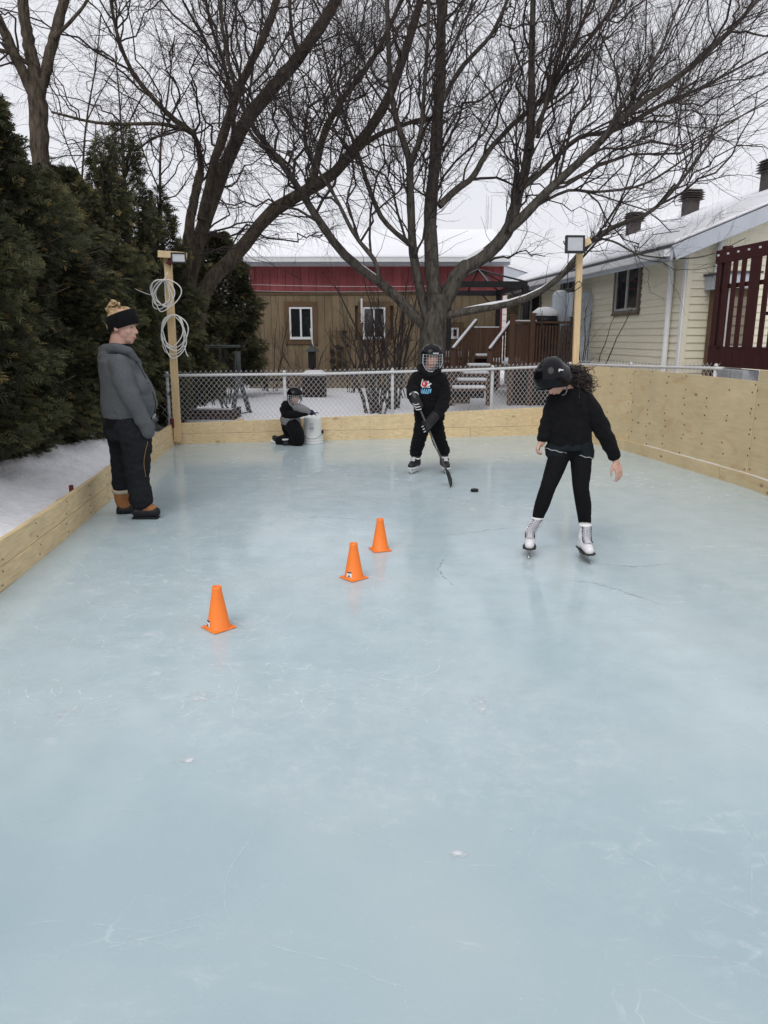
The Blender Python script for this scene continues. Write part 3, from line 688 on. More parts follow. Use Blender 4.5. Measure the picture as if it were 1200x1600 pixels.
for (a, b, c, d), cols in zip(hw, (2, 2, 2)):
    cu, cz, ww, wh = (a + b) / 2, (c + d) / 2, b - a, d - c
    wn = MB().box(W(cu, cz, -.012), (ww - .01, .03, wh - .01), (0, 0, hyaw)).build('window', mat('dark_reveal', (.02, .02, .022), .6), house)
    fr = MB()
    for s in (-1, 1): fr.box(W(cu + s * (ww / 2 - .02), cz, .02), (.05, .06, wh), (0, 0, hyaw)); fr.box(W(cu, cz + s * (wh / 2 - .02), .021), (ww - .06, .058, .05), (0, 0, hyaw))
    fr.build('frame', mat('taupe_frame', (.16, .145, .125), .5), wn)
    sash = MB()
    for s in (-1, 1): sash.box(W(cu + s * (ww / 2 - .06), cz, .018), (.03, .03, wh - .09), (0, 0, hyaw)); sash.box(W(cu, cz + s * (wh / 2 - .06), .017), (ww - .12, .03, .03), (0, 0, hyaw))
    sash.box(W(cu, cz, .019), (.04, .03, wh - .15), (0, 0, hyaw)); sash.build('sash', mat('grey_sash', (.46, .46, .44), .5), wn)
    for s in (-1, 1): MB().box(W(cu + s * ww / 4, cz, .008), (ww / 2 - .06, .006, wh - .10), (0, 0, hyaw)).build('pane', M_glass, wn)
    MB().box(W(cu, c - .02, .035), (ww + .06, .05, .03), (0, 0, hyaw)).build('sill', mat('brown_sill', (.14, .10, .06), .7), wn)
for F_, yaw in ((W, hyaw), (G, gyaw)): MB().box(F_(.03, (HZ0 + HZ1) / 2, .014), (.075, .03, HZ1 - HZ0), (0, 0, yaw)).build('corner_trim', M_trimw if F_ is W else M_siding, house)
u = hit(1054, 450)[0]
m = MB().tube(catmull([W(u - .05, HZ1 - .02, .42), W(u - .02, HZ1 - .16, .30), W(u, HZ1 - .34, .09), W(u, 1.8, .07), W(u, .3, .07)], 24), .045, 8); m.build('downspout', M_trimw, house, smooth=True)
# roof slopes, eave and rake boards
OV, RK = .42, .38
def RP(side, s, v):   # s metres up the slope's run from the eave (horizontal), v along the ridge from the gable
    uu = -OV + s if side == 0 else GW + OV - s
    p = HC + he * uu + hd * v; return np.array((p[0], p[1], HZ1 - .02 + (s - OV) * tanr))
half = GW / 2 + OV
for side in (0, 1):
    a, b, c, d = RP(side, 0, -RK), RP(side, half, -RK), RP(side, half, HLEN + .3), RP(side, 0, HLEN + .3); up = np.array((0, 0, .06))
    r_ = MB(); r_.add([a, b, c, d, a + up, b + up, c + up, d + up], [(0, 1, 2, 3), (7, 6, 5, 4), (0, 4, 5, 1), (1, 5, 6, 2), (2, 6, 7, 3), (3, 7, 4, 0)]); ro = r_.build('roof', M_roofgrey, house)
    s_ = MB(); k = .05
    a, b, c, d = RP(side, .03, -RK + .04), RP(side, half - .02, -RK + .04), RP(side, half - .02, HLEN + .26), RP(side, .03, HLEN + .26)
    lo, hi = np.array((0, 0, .063)), np.array((0, 0, .115))
    s_.add([a + lo, b + lo, c + lo, d + lo, a + hi, b + hi, c + hi, d + hi], [(0, 1, 2, 3), (7, 6, 5, 4), (0, 4, 5, 1), (1, 5, 6, 2), (2, 6, 7, 3), (3, 7, 4, 0)]); s_.build('snow_cover', M_snow, ro, bevel=.03)
    MB().bar(RP(side, 0, -RK - .015) - np.array((0, 0, .05)), RP(side, half, -RK - .015) - np.array((0, 0, .05)), .03, .20).build('rake_board', M_fascia, house)
MB().bar(RP(0, -.02, -RK) - np.array((0, 0, .06)), RP(0, -.02, HLEN + .3) - np.array((0, 0, .06)), .03, .18).build('fascia', M_fascia, house)
MB().bar(RP(0, -.075, -RK + .02) - np.array((0, 0, .02)), RP(0, -.075, HLEN + .28) - np.array((0, 0, .02)), .10, .09).build('gutter', M_trimw, house)
sf = MB(); a, b = RP(0, .02, -RK + .02), RP(0, .02, HLEN + .28); z = HZ1 - .20
sf.box(((a[0] + b[0]) / 2 + .2 * he[0], (a[1] + b[1]) / 2 + .2 * he[1], z + .02), (HLEN + .6, OV - .02, .02), (0, 0, hyaw)); sf.build('soffit', M_trimw, house)
sf = MB().bar(np.array(G(.1, HZ1 + .02, RK / 2)), np.array(G(GW / 2, HZ1 + GW / 2 * tanr - .06, RK / 2)), RK - .04, .02); sf.build('soffit', M_fascia, house)
# roof vents: square, louvred
def roof_hit(px, py):
    n_ = np.cross(RP(0, 1, 0) - RP(0, 0, 0), RP(0, 0, 1) - RP(0, 0, 0)); d = ray(px, py); o = np.array((0, 0, CAM_H))
    return o + d * (np.dot(RP(0, 0, 0) + np.array((0, 0, .12)) - o, n_) / np.dot(d, n_))
M_vent = mat('vent_brown', (.075, .062, .06), .6, .3, .15, 12)
for (px_, py_, sc, lab) in ((989, 364, 1.0, 'farthest of the three louvred roof vents on the cream house'), (1078, 333, 1.0, 'middle one of the three louvred roof vents on the cream house'), (1203, 293, .95, 'louvred roof vent nearest the right edge of the photo')):
    p = roof_hit(px_, py_); q = .125 * sc; t = thing('roof_vent', p, lab, 'roof vent', 'vents on the house roof')
    MB().box(p + np.array((0, 0, .10)), (.27 * sc, .27 * sc, .34), (0, 0, hyaw)).build('stem', M_vent, t, bevel=.005)
    for i in range(5):
        s = .43 * sc - (.05 if i == 4 else 0); z = p[2] + .255 + i * .047
        MB().lathe([(s * .70, 0), (s * .52, .034), (s * .2, .036)], (p[0], p[1], z), 4, R=Matrix.Rotation(hyaw + math.pi / 4, 3, 'Z')).build('louvre', M_vent, t)
# plastic mast on the gable
t = thing('vent_pipe', G(.55, 1.2, .09), 'white plastic pipe strapped to the gable wall of the house', 'pipe')
u0, _ = hit(1122, 360, HC, he); MB().tube([G(u0, .4, .09), G(u0, hit(1122, 337, HC, he)[1], .09)], .043, 10).build('pipe', M_trimw, t, smooth=True)
MB().lathe([(.05, 0), (.05, .06), (.02, .16)], G(u0, hit(1122, 342, HC, he)[1], .09), 10).build('cap', M_trimw, t)
# small lean-to against the gable
u0, u1 = hit(1100, 500, HC, he)[0], hit(1135, 500, HC, he)[0]; zt = hit(1105, 452, HC, he)[1]
t = thing('lean_to', G((u0 + u1) / 2, .1, .3), 'small brown sided lean-to beside the oxblood deck screen', 'shed')
MB().box(G((u0 + u1) / 2, zt / 2 + .1, .3), (u1 - u0 - .05, .5, zt - .25), (0, 0, gyaw)).build('wall_core', M_tandark, t)
for i in range(int((zt - .3) / .13)): piece('siding_board', mat('taupe_siding', (.20, .17, .13), .7, .2, .1, 5), t, G((u0 + u1) / 2 + .03, .2 + i * .13 + .065, .56), (u1 - u0 - .1, .028, .13), (0, 0, gyaw), 'lap')
MB().box(G(u0 + .03, zt / 2 + .1, .57), (.08, .05, zt - .22), (0, 0, gyaw)).build('corner_trim', mat('grey_trim', (.40, .40, .38), .6), t)
MB().box(G((u0 + u1) / 2, zt + .08, .32), (u1 - u0 + .10, .68, .19), (0, 0, gyaw)).build('fascia', M_fascia, t)
MB().box(G((u0 + u1) / 2, zt + .195, .32), (u1 - u0 + .16, .74, .03), (0, 0, gyaw)).build('roof', M_roofgrey, t)

# ================================================================ OXBLOOD DECK SCREEN AT THE RIGHT EDGE
DP = np.array(at(1118, 450, 9.7)[:2]); DF = lambda u, z, off=0.0: (*(DP - hd * u - he * off), z)
def dhit(px, py): u, z = hit(px, py, DP, -hd); return u, z
zt, zb = dhit(1118, 393)[1], dhit(1118, 572)[1]; UL = 2.6
dk = thing('deck_screen', DF(1.2, .1), 'oxblood stained deck with slatted privacy screen at the right edge', 'deck')
zrail, zskirt = dhit(1118, 413)[1], dhit(1118, 541)[1]
MB().bar(DF(-.02, (zt + zrail) / 2), DF(UL, (zt + zrail) / 2), .05, zt - zrail).build('top_board', M_deckred, dk, bevel=.004)
nsk = 18
for i in range(nsk): piece('skirt_board', M_deckred, dk, DF((i + .5) * UL / nsk, (zb + zskirt) / 2, .0), (UL / nsk - .004, .04, zskirt - zb), (0, 0, hyaw))
k = 0; u = .02
while u < UL:
    wd = .085 if k % 5 != 4 else .20
    piece('slat', M_deckred, dk, DF(u + wd / 2, (zrail + zskirt) / 2, .012), (wd, .016, zrail - zskirt + .08), (0, 0, hyaw)); u += wd + .098; k += 1
piece('cross_rail', M_deckred, dk, DF(UL / 2, zrail - .28, -.03), (UL, .04, .05), (0, 0, hyaw))
for u in (.05, UL - .05): piece('post', M_deckred, dk, DF(u, (zb + zt) / 2 - .2, -.08), (.09, .09, zt - zb + .5), (0, 0, hyaw))
piece('deck_floor', M_deckred, dk, DF(UL / 2, zskirt - .12, -.95), (UL, 1.7, .06), (0, 0, hyaw))
MB().box(DF(UL / 2, zskirt - .05, -.95), (UL - .1, 1.6, .10), (0, 0, hyaw)).build('deck_snow', M_snow, dk, bevel=.03)
for i in range(11): piece('bolt', M_galv, dk, DF(.05 + i * .22, zt - .06 + .0, .03), (.022, .022, .022), (0, 0, hyaw), 'box')
for j, (u, lab) in enumerate(((.12, 'grey concrete block under the near left foot of the oxblood deck'), (.55, 'second grey concrete block under the oxblood deck'))):
    u0 = dhit(1128 + 23 * j, 580)[0]; u1 = dhit(1149 + 23 * j, 580)[0]; tag(MB().box(DF((u0 + u1) / 2, zb - .46, -.02), (abs(u1 - u0) - .01, .2, .88), (0, 0, hyaw)).build('concrete_block', M_concrete, None, origin=DF((u0 + u1) / 2, .1, -.02), bevel=.008), lab, 'block')
for j, (px_, hz, wd, lab) in enumerate(((1176, .55, .5, 'snow heaped chair behind the oxblood slats'), (1196, .75, .6, 'snow heaped table behind the oxblood slats at the right edge'))):
    u, z = dhit(px_, 500); c = np.array(DF(u, zskirt, -.55)); t = thing('patio_chair' if j == 0 else 'patio_table', c, lab, 'chair' if j == 0 else 'table')
    for sx in (-1, 1):
        for sy in (-1, 1): MB().tube([c + np.array((sx * wd / 2.4, sy * wd / 2.4, -.02)), c + np.array((sx * wd / 2.6, sy * wd / 2.6, hz * .7))], .016, 6).build('leg', M_black, t)
    MB().box(c + np.array((0, 0, hz * .7)), (wd, wd, .04), (0, 0, .3)).build('seat' if j == 0 else 'table_top', M_black, t)
    if j == 0: MB().box(c + np.array((wd * .42, 0, hz * .7 + .24)), (.04, wd, .46), (0, .15, .3)).build('backrest', M_black, t)
    MB().lathe([(wd * .50, 0), (wd * .52, .05), (wd * .42, .14), (wd * .2, .19), (.01, .2)], c + np.array((0, 0, hz * .7 + .022)), 14).build('snow_cap', M_snow, t, smooth=True)

# ================================================================ BROWN DECK, STAIRS, GAZEBO IN THE YARD CORNER
DY = 15.0
def X(px_, Y=DY): return at(px_, 540, Y)[0]
def Z(py_, Y=DY): return at(700, py_, Y)[2]
dk = thing('deck', (X(830), DY + 1, .1), 'brown stained deck beside the cream house behind the fence', 'deck')
zd, zr = Z(572), Z(502)
x0, x1, x2 = X(801), X(836), X(903)
n_ = 15
for i in range(n_): piece('picket', M_deck, dk, (x0 + (x1 - x0) * (i + .5) / n_, DY + random.uniform(-.004, .004), (zd + zr) / 2 - .03), ((x1 - x0) / n_ - .006, .022, zr - zd - .05))
for i in range(14): piece('baluster', M_deck, dk, (x1 + (x2 - x1) * (i + .5) / 14, DY, (zd + zr) / 2 - .02), (.036, .03, zr - zd - .12))
piece('hand_rail', M_deck, dk, ((x0 + x2) / 2, DY, zr - .02), (x2 - x0, .10, .04)); piece('bottom_rail', M_deck, dk, ((x1 + x2) / 2, DY + .001, zd + .05), (x2 - x1, .05, .07))
piece('rail_snow', M_snow, dk, ((x0 + x1) / 2, DY, zr + .012), (x1 - x0, .085, .022))
for px_, ex in ((799, .10), (830, .12), (893, .05)): piece('post', M_deck, dk, (X(px_), DY - .03, (zr + .1) / 2 + ex / 2), (.095, .095, zr + ex - .1)); piece('post_cap', M_deck, dk, (X(px_), DY - .03, zr + ex + .02), (.12, .12, .03))
piece('deck_floor', M_deck, dk, ((x0 + x2) / 2, DY + 1.9, zd - .06), (x2 - x0, 3.7, .10)); piece('deck_snow', M_snow, dk, ((x0 + x2) / 2, DY + 1.9, zd + .03), (x2 - x0 - .1, 3.6, .07))
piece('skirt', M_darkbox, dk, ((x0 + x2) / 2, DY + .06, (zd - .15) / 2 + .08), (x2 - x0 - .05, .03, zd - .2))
# lower railing and picket screen behind the stairs
lr = thing('deck_railing', (X(712), DY + .4, .1), 'low brown picket railing left of the snowy stairs', 'railing')
za, zb_ = Z(574), Z(549)
for i in range(13): piece('picket', M_deck, lr, (X(690) + (X(738) - X(690)) * i / 12, DY + .4, (za + zb_) / 2 - .05), (.036, .03, zb_ - za + .15))
piece('rail', M_deck, lr, (X(714), DY + .4, Z(561)), (X(740) - X(688), .045, .05)); piece('kick', M_deck, lr, (X(714), DY + .37, .48), (X(740) - X(688), .03, .75))
piece('snow_bank', M_snow, lr, (X(714), DY + .75, Z(559)), (X(740) - X(688), .4, .22))
ps = thing('picket_fence', (X(738, 18.4), 18.4, .1), 'tall brown picket screen behind the stairs and gazebo post', 'fence')
xa, xb = at(722, 530, 18.4)[0], at(779, 530, 18.4)[0]; z0_, z1_ = .5, at(740, 512, 18.4)[2]
for i in range(10): piece('picket', M_deck, ps, (xa + (xb - xa) * (i + .5) / 10, 18.4 + random.uniform(-.005, .005), (z0_ + z1_) / 2), ((xb - xa) / 10 - .012, .022, z1_ - z0_))
piece('cap_snow', M_snow, ps, ((xa + xb) / 2 + .1, 18.4, z1_ + .015), (xb - xa - .2, .05, .025))
st = thing('deck_stairs', (X(740), DY - .2, .1), 'snowy wooden stairs climbing to the brown deck', 'stairs')
for k, (a, b, py_, dy) in enumerate(((706, 762, 606, -1.1), (714, 763, 594, -.75), (722, 766, 583, -.4), (729, 768, 571, -.05), (742, 770, 556, .5))):
    Y = DY + dy; xa, xb = X(a, Y), X(b, Y); z = Z(py_, Y)
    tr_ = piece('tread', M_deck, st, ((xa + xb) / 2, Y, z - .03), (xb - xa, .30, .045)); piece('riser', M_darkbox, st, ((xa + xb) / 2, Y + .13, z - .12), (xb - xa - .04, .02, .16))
    MB().box(((xa + xb) / 2, Y - .01, z + .018), (xb - xa - .05, .27, .05)).build('tread_snow', M_snow, st, bevel=.018)
for (a, b, c, d) in ((744, 502, 708, 546), (797, 505, 765, 547)):
    p, q = at(a, b, DY + .9), at(c, d, DY - .1); MB().bar(p, q, .06, .05).build('hand_rail', M_deck, st); MB().bar(p + np.array((0, 0, .038)), q + np.array((0, 0, .038)), .05, .026).build('rail_snow', M_snow, st)
    MB().bar((q[0], q[1], .1), (q[0], q[1], q[2] - .02), .085, .085, (0, 1, 0)).build('newel_post', M_deck, st)
    for i in range(1, 7):
        r_ = q + (p - q) * i / 7; piece('baluster', M_deck, st, (r_[0], r_[1], r_[2] - .32), (.034, .034, .58))
# gazebo frame
gz = thing('gazebo', (X(770, 17.5), 17.5, .1), 'black metal gazebo frame with its canopy taken off', 'gazebo')
C = {}
for nm, px_, Y in (('fr', 822, 16.0), ('br', 779, 19.2), ('fl', 702, 16.0), ('bl', 684, 19.2)):
    x = at(px_, 450, Y)[0]; C[nm] = np.array((x, Y, 2.52)); piece('post', M_black, gz, (x, Y, 1.3), (.10, .10, 2.4))
for a, b in (('fr', 'br'), ('fl', 'bl'), ('fr', 'fl'), ('br', 'bl')):
    MB().bar(C[a], C[b], .06, .12).build('beam', M_black, gz)
top = (C['fr'] + C['bl']) / 2 + np.array((0, 0, .42))
for a in C: MB().bar(C[a] + np.array((0, 0, .05)), top, .035, .035).build('rafter', M_black, gz)
for a, b in (('fr', 'br'), ('fl', 'bl'), ('fr', 'fl'), ('br', 'bl')): MB().bar((C[a] + C[b]) / 2 + np.array((0, 0, .05)), top, .03, .03).build('rafter', M_black, gz)
for a, b in (('br', 'bl'), ('fr', 'fl'), ('br', 'fr'), ('fr', 'br')):
    v = (C[b] - C[a]); v /= np.linalg.norm(v); MB().bar(C[a] + v * .45, C[a] - np.array((0, 0, .45)), .03, .03).build('brace', M_black, gz)
# covered things on the deck
for (px_, wd, py0, py1, lab, nm, cat) in ((875, .33, 455, 503, 'pale blue cylinder shaped cover standing on the brown deck', 'covered_heater', 'cover'), (904, .46, 457, 502, 'wide pale blue covered cabinet on the deck by the house wall', 'covered_cabinet', 'cover')):
    M_cov = mat('pale_cover', (.50, .55, .60), .7, .2, .08, 4, .4, 8)
    Y = DY + .45 if cat and nm == 'covered_heater' else DY + .25; x = at(px_, 480, Y)[0]; z1 = at(px_, py0, Y)[2]; z0 = zd + .05; t = thing(nm, (x, Y, z0), lab, cat)
    if nm == 'covered_heater': MB().lathe([(wd * .47, z0), (wd * .5, z0 + .4), (wd * .5, z1 - .08), (wd * .42, z1 - .02), (.02, z1)], (x, Y, 0), 16).build('cover', M_cov, t, smooth=False); MB().lathe([(wd * .505, 0), (wd * .505, .02)], (x, Y, z0 + (z1 - z0) * .55), 16).build('strap', M_black, t); MB().lathe([(wd * .4, 0), (wd * .35, .03), (.02, .05)], (x, Y, z1 - .03), 14).build('snow_cap', M_snow, t, smooth=True)
    else:
        MB().box((x, Y, (z0 + z1) / 2), (wd, .4, z1 - z0), (0, 0, hyaw - math.pi / 2)).build('cover', M_cov, t, bevel=.03)
        for i in range(5): MB().bar((x - wd * .5 + i * .09, Y - .215, z0 + .5), (x - wd * .5 + i * .09 + .14, Y - .215, z1 - .06), .006, .004).build('seam', mat('cover_seam', (.33, .37, .42), .7), t)
Y = DY + .25; p = at(851, 500, Y); t = thing('snow_covered_grill', (p[0], Y, zd), 'snow capped barbecue grill behind the deck railing', 'grill')
MB().box((p[0], Y, zd + .45), (.52, .4, .75)).build('cart', M_black, t, bevel=.02); MB().lathe([(.27, 0), (.26, .1), (.17, .2), (.02, .23)], (p[0], Y, zd + .83), 14).build('lid', M_black, t, smooth=True)
MB().lathe([(.27, 0), (.25, .08), (.14, .16), (.02, .18)], (p[0], Y, zd + .97), 14).build('snow_cap', M_snow, t, smooth=True)

# ================================================================ YARD THINGS BEHIND THE FENCE
M_frost = mat('dark_frosted_steel', (.05, .06, .06), .5, .4, .2, 12)
Y = 13.6
t = thing('swing_frame', (*at(372, 640, Y)[:2], .1), 'black A frame of a swing behind the chain link fence', 'swing frame')
apex = at(373, 588, Y)
for a, b in ((at(362, 640, Y - .4), 0), (at(391, 655, Y + .1), 0)): MB().tube([apex, (a[0], a[1], .08)], .045, 8).build('leg', M_frost, t, smooth=True)
MB().tube([apex, at(371, 549, Y)], .05, 8).build('post', M_frost, t, smooth=True); MB().tube([at(300, 541, Y + .2), at(375, 541, Y)], .022, 8).build('cross_bar', M_frost, t, smooth=True)
for a, b in (((335, 600), (357, 640)), ((337, 606), (349, 640))): MB().tube([at(*a, Y + .1), at(*b, Y)], .022, 6).build('brace', M_frost, t)
MB().tube([at(366, 648, Y - .4), at(388, 644, Y)], .012, 6).build('foot_bar', M_frost, t)
Y = 12.4; a, b = at(284, 640, Y), at(367, 637, Y); t = thing('planter_box', ((a[0] + b[0]) / 2, Y, .1), 'dark reddish planter box just behind the fence by the left post', 'planter')
n_ = 3
for i in range(n_): piece('plank', mat('planter_red', (.050, .022, .022), .8), t, ((a[0] + b[0]) / 2, Y, .08 + (a[2] - .08) * (i + .5) / n_), (b[0] - a[0], .05, (a[2] - .08) / n_ - .008))
for x in (a[0] + .03, b[0] - .03): piece('end_plank', M_darkbox, t, (x, Y + .3, a[2] / 2 + .03), (.05, .54, a[2] - .06))
piece('soil_snow', M_snow, t, ((a[0] + b[0]) / 2, Y + .3, a[2] - .06), (b[0] - a[0] - .1, .5, .06))
p = gnd(490, 622, .1); Y = p[1]; p[2] = .1; wd = px_size(37, Y); zt = at(490, 588, Y)[2]
t = thing('fire_pit_box', p, 'dark slatted box capped with snow in the middle of the yard', 'composter')
for i in range(6): piece('slat', M_darkbox, t, (p[0] - wd / 2 + wd * (i + .5) / 6, Y, (zt + .1) / 2), (wd / 6 - .012, .03, zt - .1))
for sx in (-1, 1): piece('side', M_darkbox, t, (p[0] + sx * (wd / 2 - .02), Y + wd / 2, (zt + .1) / 2), (.03, wd, zt - .1))
piece('core', M_black, t, (p[0], Y + wd / 2, (zt + .1) / 2 - .02), (wd - .1, wd - .05, zt - .15))
MB().lathe([(wd * .70, 0), (wd * .70, .05), (wd * .5, .12), (.02, .13)], (p[0], Y + wd / 2, zt), 4, R=Matrix.Rotation(math.pi / 4, 3, 'Z')).build('snow_cap', M_snow, t, bevel=.02)
Y = 18.6; p = at(488, 575, Y); t = thing('lantern_post', (p[0], Y, .1), 'dark square lantern post in front of the left garage window', 'post')
MB().box((p[0], Y, (.1 + p[2]) / 2), (.09, .09, p[2])).build('post', M_black, t); MB().box((p[0], Y, p[2] + .20), (.18, .18, .40)).build('box', M_black, t, bevel=.01)
MB().lathe([(.20, 0), (.05, .10), (.02, .2)], (p[0], Y, p[2] + .40), 8).build('roof', M_frost, t); MB().tube([(p[0] + .03, Y, p[2] + .5), (p[0] - .02, Y - .02, p[2] + .95)], .018, 5).build('icicle', M_snow, t)
Y = 18.2; p = at(432, 598, Y); t = thing('garden_bench', (p[0], Y, .12), 'low dark bench in front of the garage', 'bench')
for k in range(3): piece('slat', M_darkbox, t, (p[0], Y - .14 + .14 * k, p[2] + .07), (px_size(42, Y), .12, .04))
for sx in (-1, 1): piece('leg', M_darkbox, t, (p[0] + sx * .26, Y, p[2] - .04), (.07, .34, .18))
# ================================================================ FAR THINGS
Y = 30; xa, xb = at(786, 430, Y)[0], at(840, 430, Y)[0]; z1 = at(800, 440, Y)[2]; pk = at(786, 419, Y)
t = thing('far_house', ((xa + xb) / 2, Y, 0), 'pale distant house between the garage and the cream house', 'house')
M_far = mat('far_siding', (.55, .51, .48), .7)
for i in range(14): piece('siding_board', M_far, t, ((xa + xb) / 2, Y, .1 + (z1 - .1) * (i + .5) / 14), (xb - xa, .05, (z1 - .1) / 14 - .004), (0, 0, 0), 'lap')
piece('wall_core', M_far, t, ((xa + xb) / 2, Y + 2.5, z1 / 2), (xb - xa - .1, 4.9, z1 - .05))
MB().prism([(xa - .6, Y - .3, z1), (xb + .3, Y - .3, z1), (xb + .3, Y - .3, z1 + .05), (xa - .6, Y - .3, pk[2] + .25)], (0, 5.5, 0)).build('roof', M_fascia, t)
MB().bar((xa - .65, Y + 1, pk[2] + .33), (xb + .35, Y + 1, z1 + .13), 2.7, .12).build('snow_cover', M_snow, t)
def tower(px0, px1, pt, pb_, Y, label):
    a, b = at(px0, pb_, Y)[0], at(px1, pb_, Y)[0]; z0, z1 = 0, at(px0, pt, Y)[2]; t = thing('antenna_tower', ((a + b) / 2, Y, 0), label, 'tower', 'lattice antenna towers')
    wd = b - a; cs = [(a, Y), (b, Y), ((a + b) / 2, Y + wd * .86)]
    for x, y in cs: MB().tube([(x, y, z0), (x, y, z1)], .028, 5).build('leg', M_galv, t)
    m = MB(); n_ = int((z1 - z0) / .7)
    for i in range(n_):
        z = z0 + i * .7
        for k in range(3):
            p, q = cs[k], cs[(k + 1) % 3]; m.tube([(*p, z), (*q, z + .7)], .012, 3); m.tube([(*p, z), (*q, z)], .012, 3)
    o = m.build('lattice', M_galv, t); o['kind'] = 'stuff'
tower(757, 765, 305, 420, 42, 'thin lattice antenna tower above the garage roof, right of the big tree')
tower(366, 376, 300, 420, 42, 'thin lattice antenna tower above the garage roof, beside the leaning trunks on the left')
# ================================================================ BARE TREES
def limb(pts, w0, w1, Y, k=22, depth=0.0, power=1.0):
    P = catmull([at(p[0], p[1], Y + (p[2] if len(p) > 2 else 0) + depth * (i / (len(pts) - 1)) ** 1.2) for i, p in enumerate(pts)], k)
    u = np.linspace(0, 1, k); R = (.66 if w0 > 50 else .56) * (.86 if abs(Y - 13.4) < .7 else 1) * (w0 + (w1 - w0) * u ** power) / 2 * Y / F_PX
    return P, R
def grow(P, R, per, Lr, ang, rng, tmin=.15, up=.25, rcap=.03, rratio=.55, K=6, wob=.10, end=.35, droop=0.0, side=None):
    """children on a batch of branches P (N,K,3), R (N,K)"""
    N, K0, _ = P.shape
    n = np.maximum(0, rng.poisson(per if np.ndim(per) else np.full(N, per))); idx = np.repeat(np.arange(N), n); M = len(idx)
    t = tmin + (1 - tmin) * rng.random(M) ** .85; x = t * (K0 - 1); i = np.minimum(x.astype(int), K0 - 2); f = (x - i)[:, None]
    p0 = P[idx, i] * (1 - f) + P[idx, i + 1] * f; T = P[idx, i + 1] - P[idx, i]; T /= np.linalg.norm(T, axis=1, keepdims=True) + 1e-9
    r = R[idx, i] * (1 - f[:, 0]) + R[idx, i + 1] * f[:, 0]
    q = rng.normal(size=(M, 3)); q -= (q * T).sum(1, keepdims=True) * T; q /= np.linalg.norm(q, axis=1, keepdims=True) + 1e-9
    a = np.radians(rng.uniform(*ang, M))[:, None]; D = T * np.cos(a) + q * np.sin(a); D[:, 2] += up * rng.random(M)
    if side is not None: D += np.array(side)
    D /= np.linalg.norm(D, axis=1, keepdims=True)
    L = rng.uniform(*Lr, M) * (1.15 - .55 * t); r0 = np.minimum(r * rratio, rcap * rng.uniform(.6, 1.1, M))
    s = np.linspace(0, 1, K)[None, :, None]
    B = rng.normal(size=(M, 3)) * wob * 2.2; B[:, 2] += up * .5 - droop
    C = p0[:, None] + L[:, None, None] * (s * D[:, None] + s * s * B[:, None])
    C[:, 1:] += np.cumsum(rng.normal(size=(M, K - 1, 3)), 1) * (L[:, None, None] * wob * .28)
    rr = r0[:, None] * (1 - (1 - end) * np.linspace(0, 1, K)[None])
    return C, rr
def bare_tree(name, base, label, limbs, seed, mat_t, mat_c, l1=2.2, l2=6.5, l3=6.0, up=.3, droop=0.0, L1=(1.0, 2.6), side=None, trunk_limbs=None, dens=None, l4=0.0, thick=1.0):
    rng = np.random.default_rng(seed); t = thing(name, base, label, 'tree', 'bare trees around the rink')
    V = []; Fq = []; o = 0
    for P, R in limbs:
        P = P.copy(); P[1:-1] += rng.normal(size=P[1:-1].shape) * (R[1:-1, None] * .06)
        RR = R * (1 + .025 * rng.normal(size=R.shape)); v, f = tube_arrays(P[None], RR[None], 12)
        k = len(P); vv = v.reshape(k, 12, 3); ctr = P[:, None]; vv = ctr + (vv - ctr) * (1 + .10 * rng.normal(size=(1, 12, 1)) + .04 * rng.normal(size=(k, 12, 1))); v = vv.reshape(-1, 3)
        V.append(v); Fq.append(f + o); o += len(v)
    fast_mesh('trunk', np.vstack(V), np.vstack(Fq), mat_t, t)
    LP = np.array([p for p, r in limbs]); LR = np.array([r for p, r in limbs])
    if trunk_limbs: LP = LP[trunk_limbs:]; LR = LR[trunk_limbs:]
    ln = np.linalg.norm(np.diff(LP, axis=1), axis=2).sum(1)
    wt = np.ones(len(LP)) if dens is None else np.array([dens.get(i + (trunk_limbs or 0), 1.0) for i in range(len(LP))]); ln = ln * wt
    B1, R1 = grow(LP, LR, l1 * ln, L1, (25, 62), rng, .16, up, .025 * thick, .6, 10, .13, side=side)
    ln1 = np.linalg.norm(np.diff(B1, axis=1), axis=2).sum(1)
    B2, R2 = grow(B1, R1, l2 / 1.8 * ln1, (.45, 1.3), (22, 60), rng, .12, up * .8, .0105 * thick, .55, 7, .14, droop=droop * .5)
    B3, R3 = grow(B2, R2, l3, (.16, .55), (20, 62), rng, .1, up * .5, .0052 * thick, .6, 5, .16, droop=droop)
    B3b, R3b = grow(LP, LR, 3.5 * ln, (.25, .8), (30, 85), rng, .1, up, .008 * thick, .4, 5, .16, droop=droop)
    B4, R4 = grow(np.concatenate([B3, B3b]), np.concatenate([R3, R3b]), l4, (.08, .25), (25, 70), rng, .2, .1, .0034 * thick, .7, 3, .1, droop=droop)
    V = []; Fq = []; o = 0
    for B, R, sd in ((B1, R1, 6), (B2, R2, 4), (B3, R3, 3), (B3b, R3b, 3), (B4, R4, 3)):
        if not len(B): continue
        v, f = tube_arrays(B, R, sd); V.append(v); Fq.append(f + o); o += len(v)
    fast_mesh('crown', np.vstack(V), np.vstack(Fq), mat_c, t)
    return t
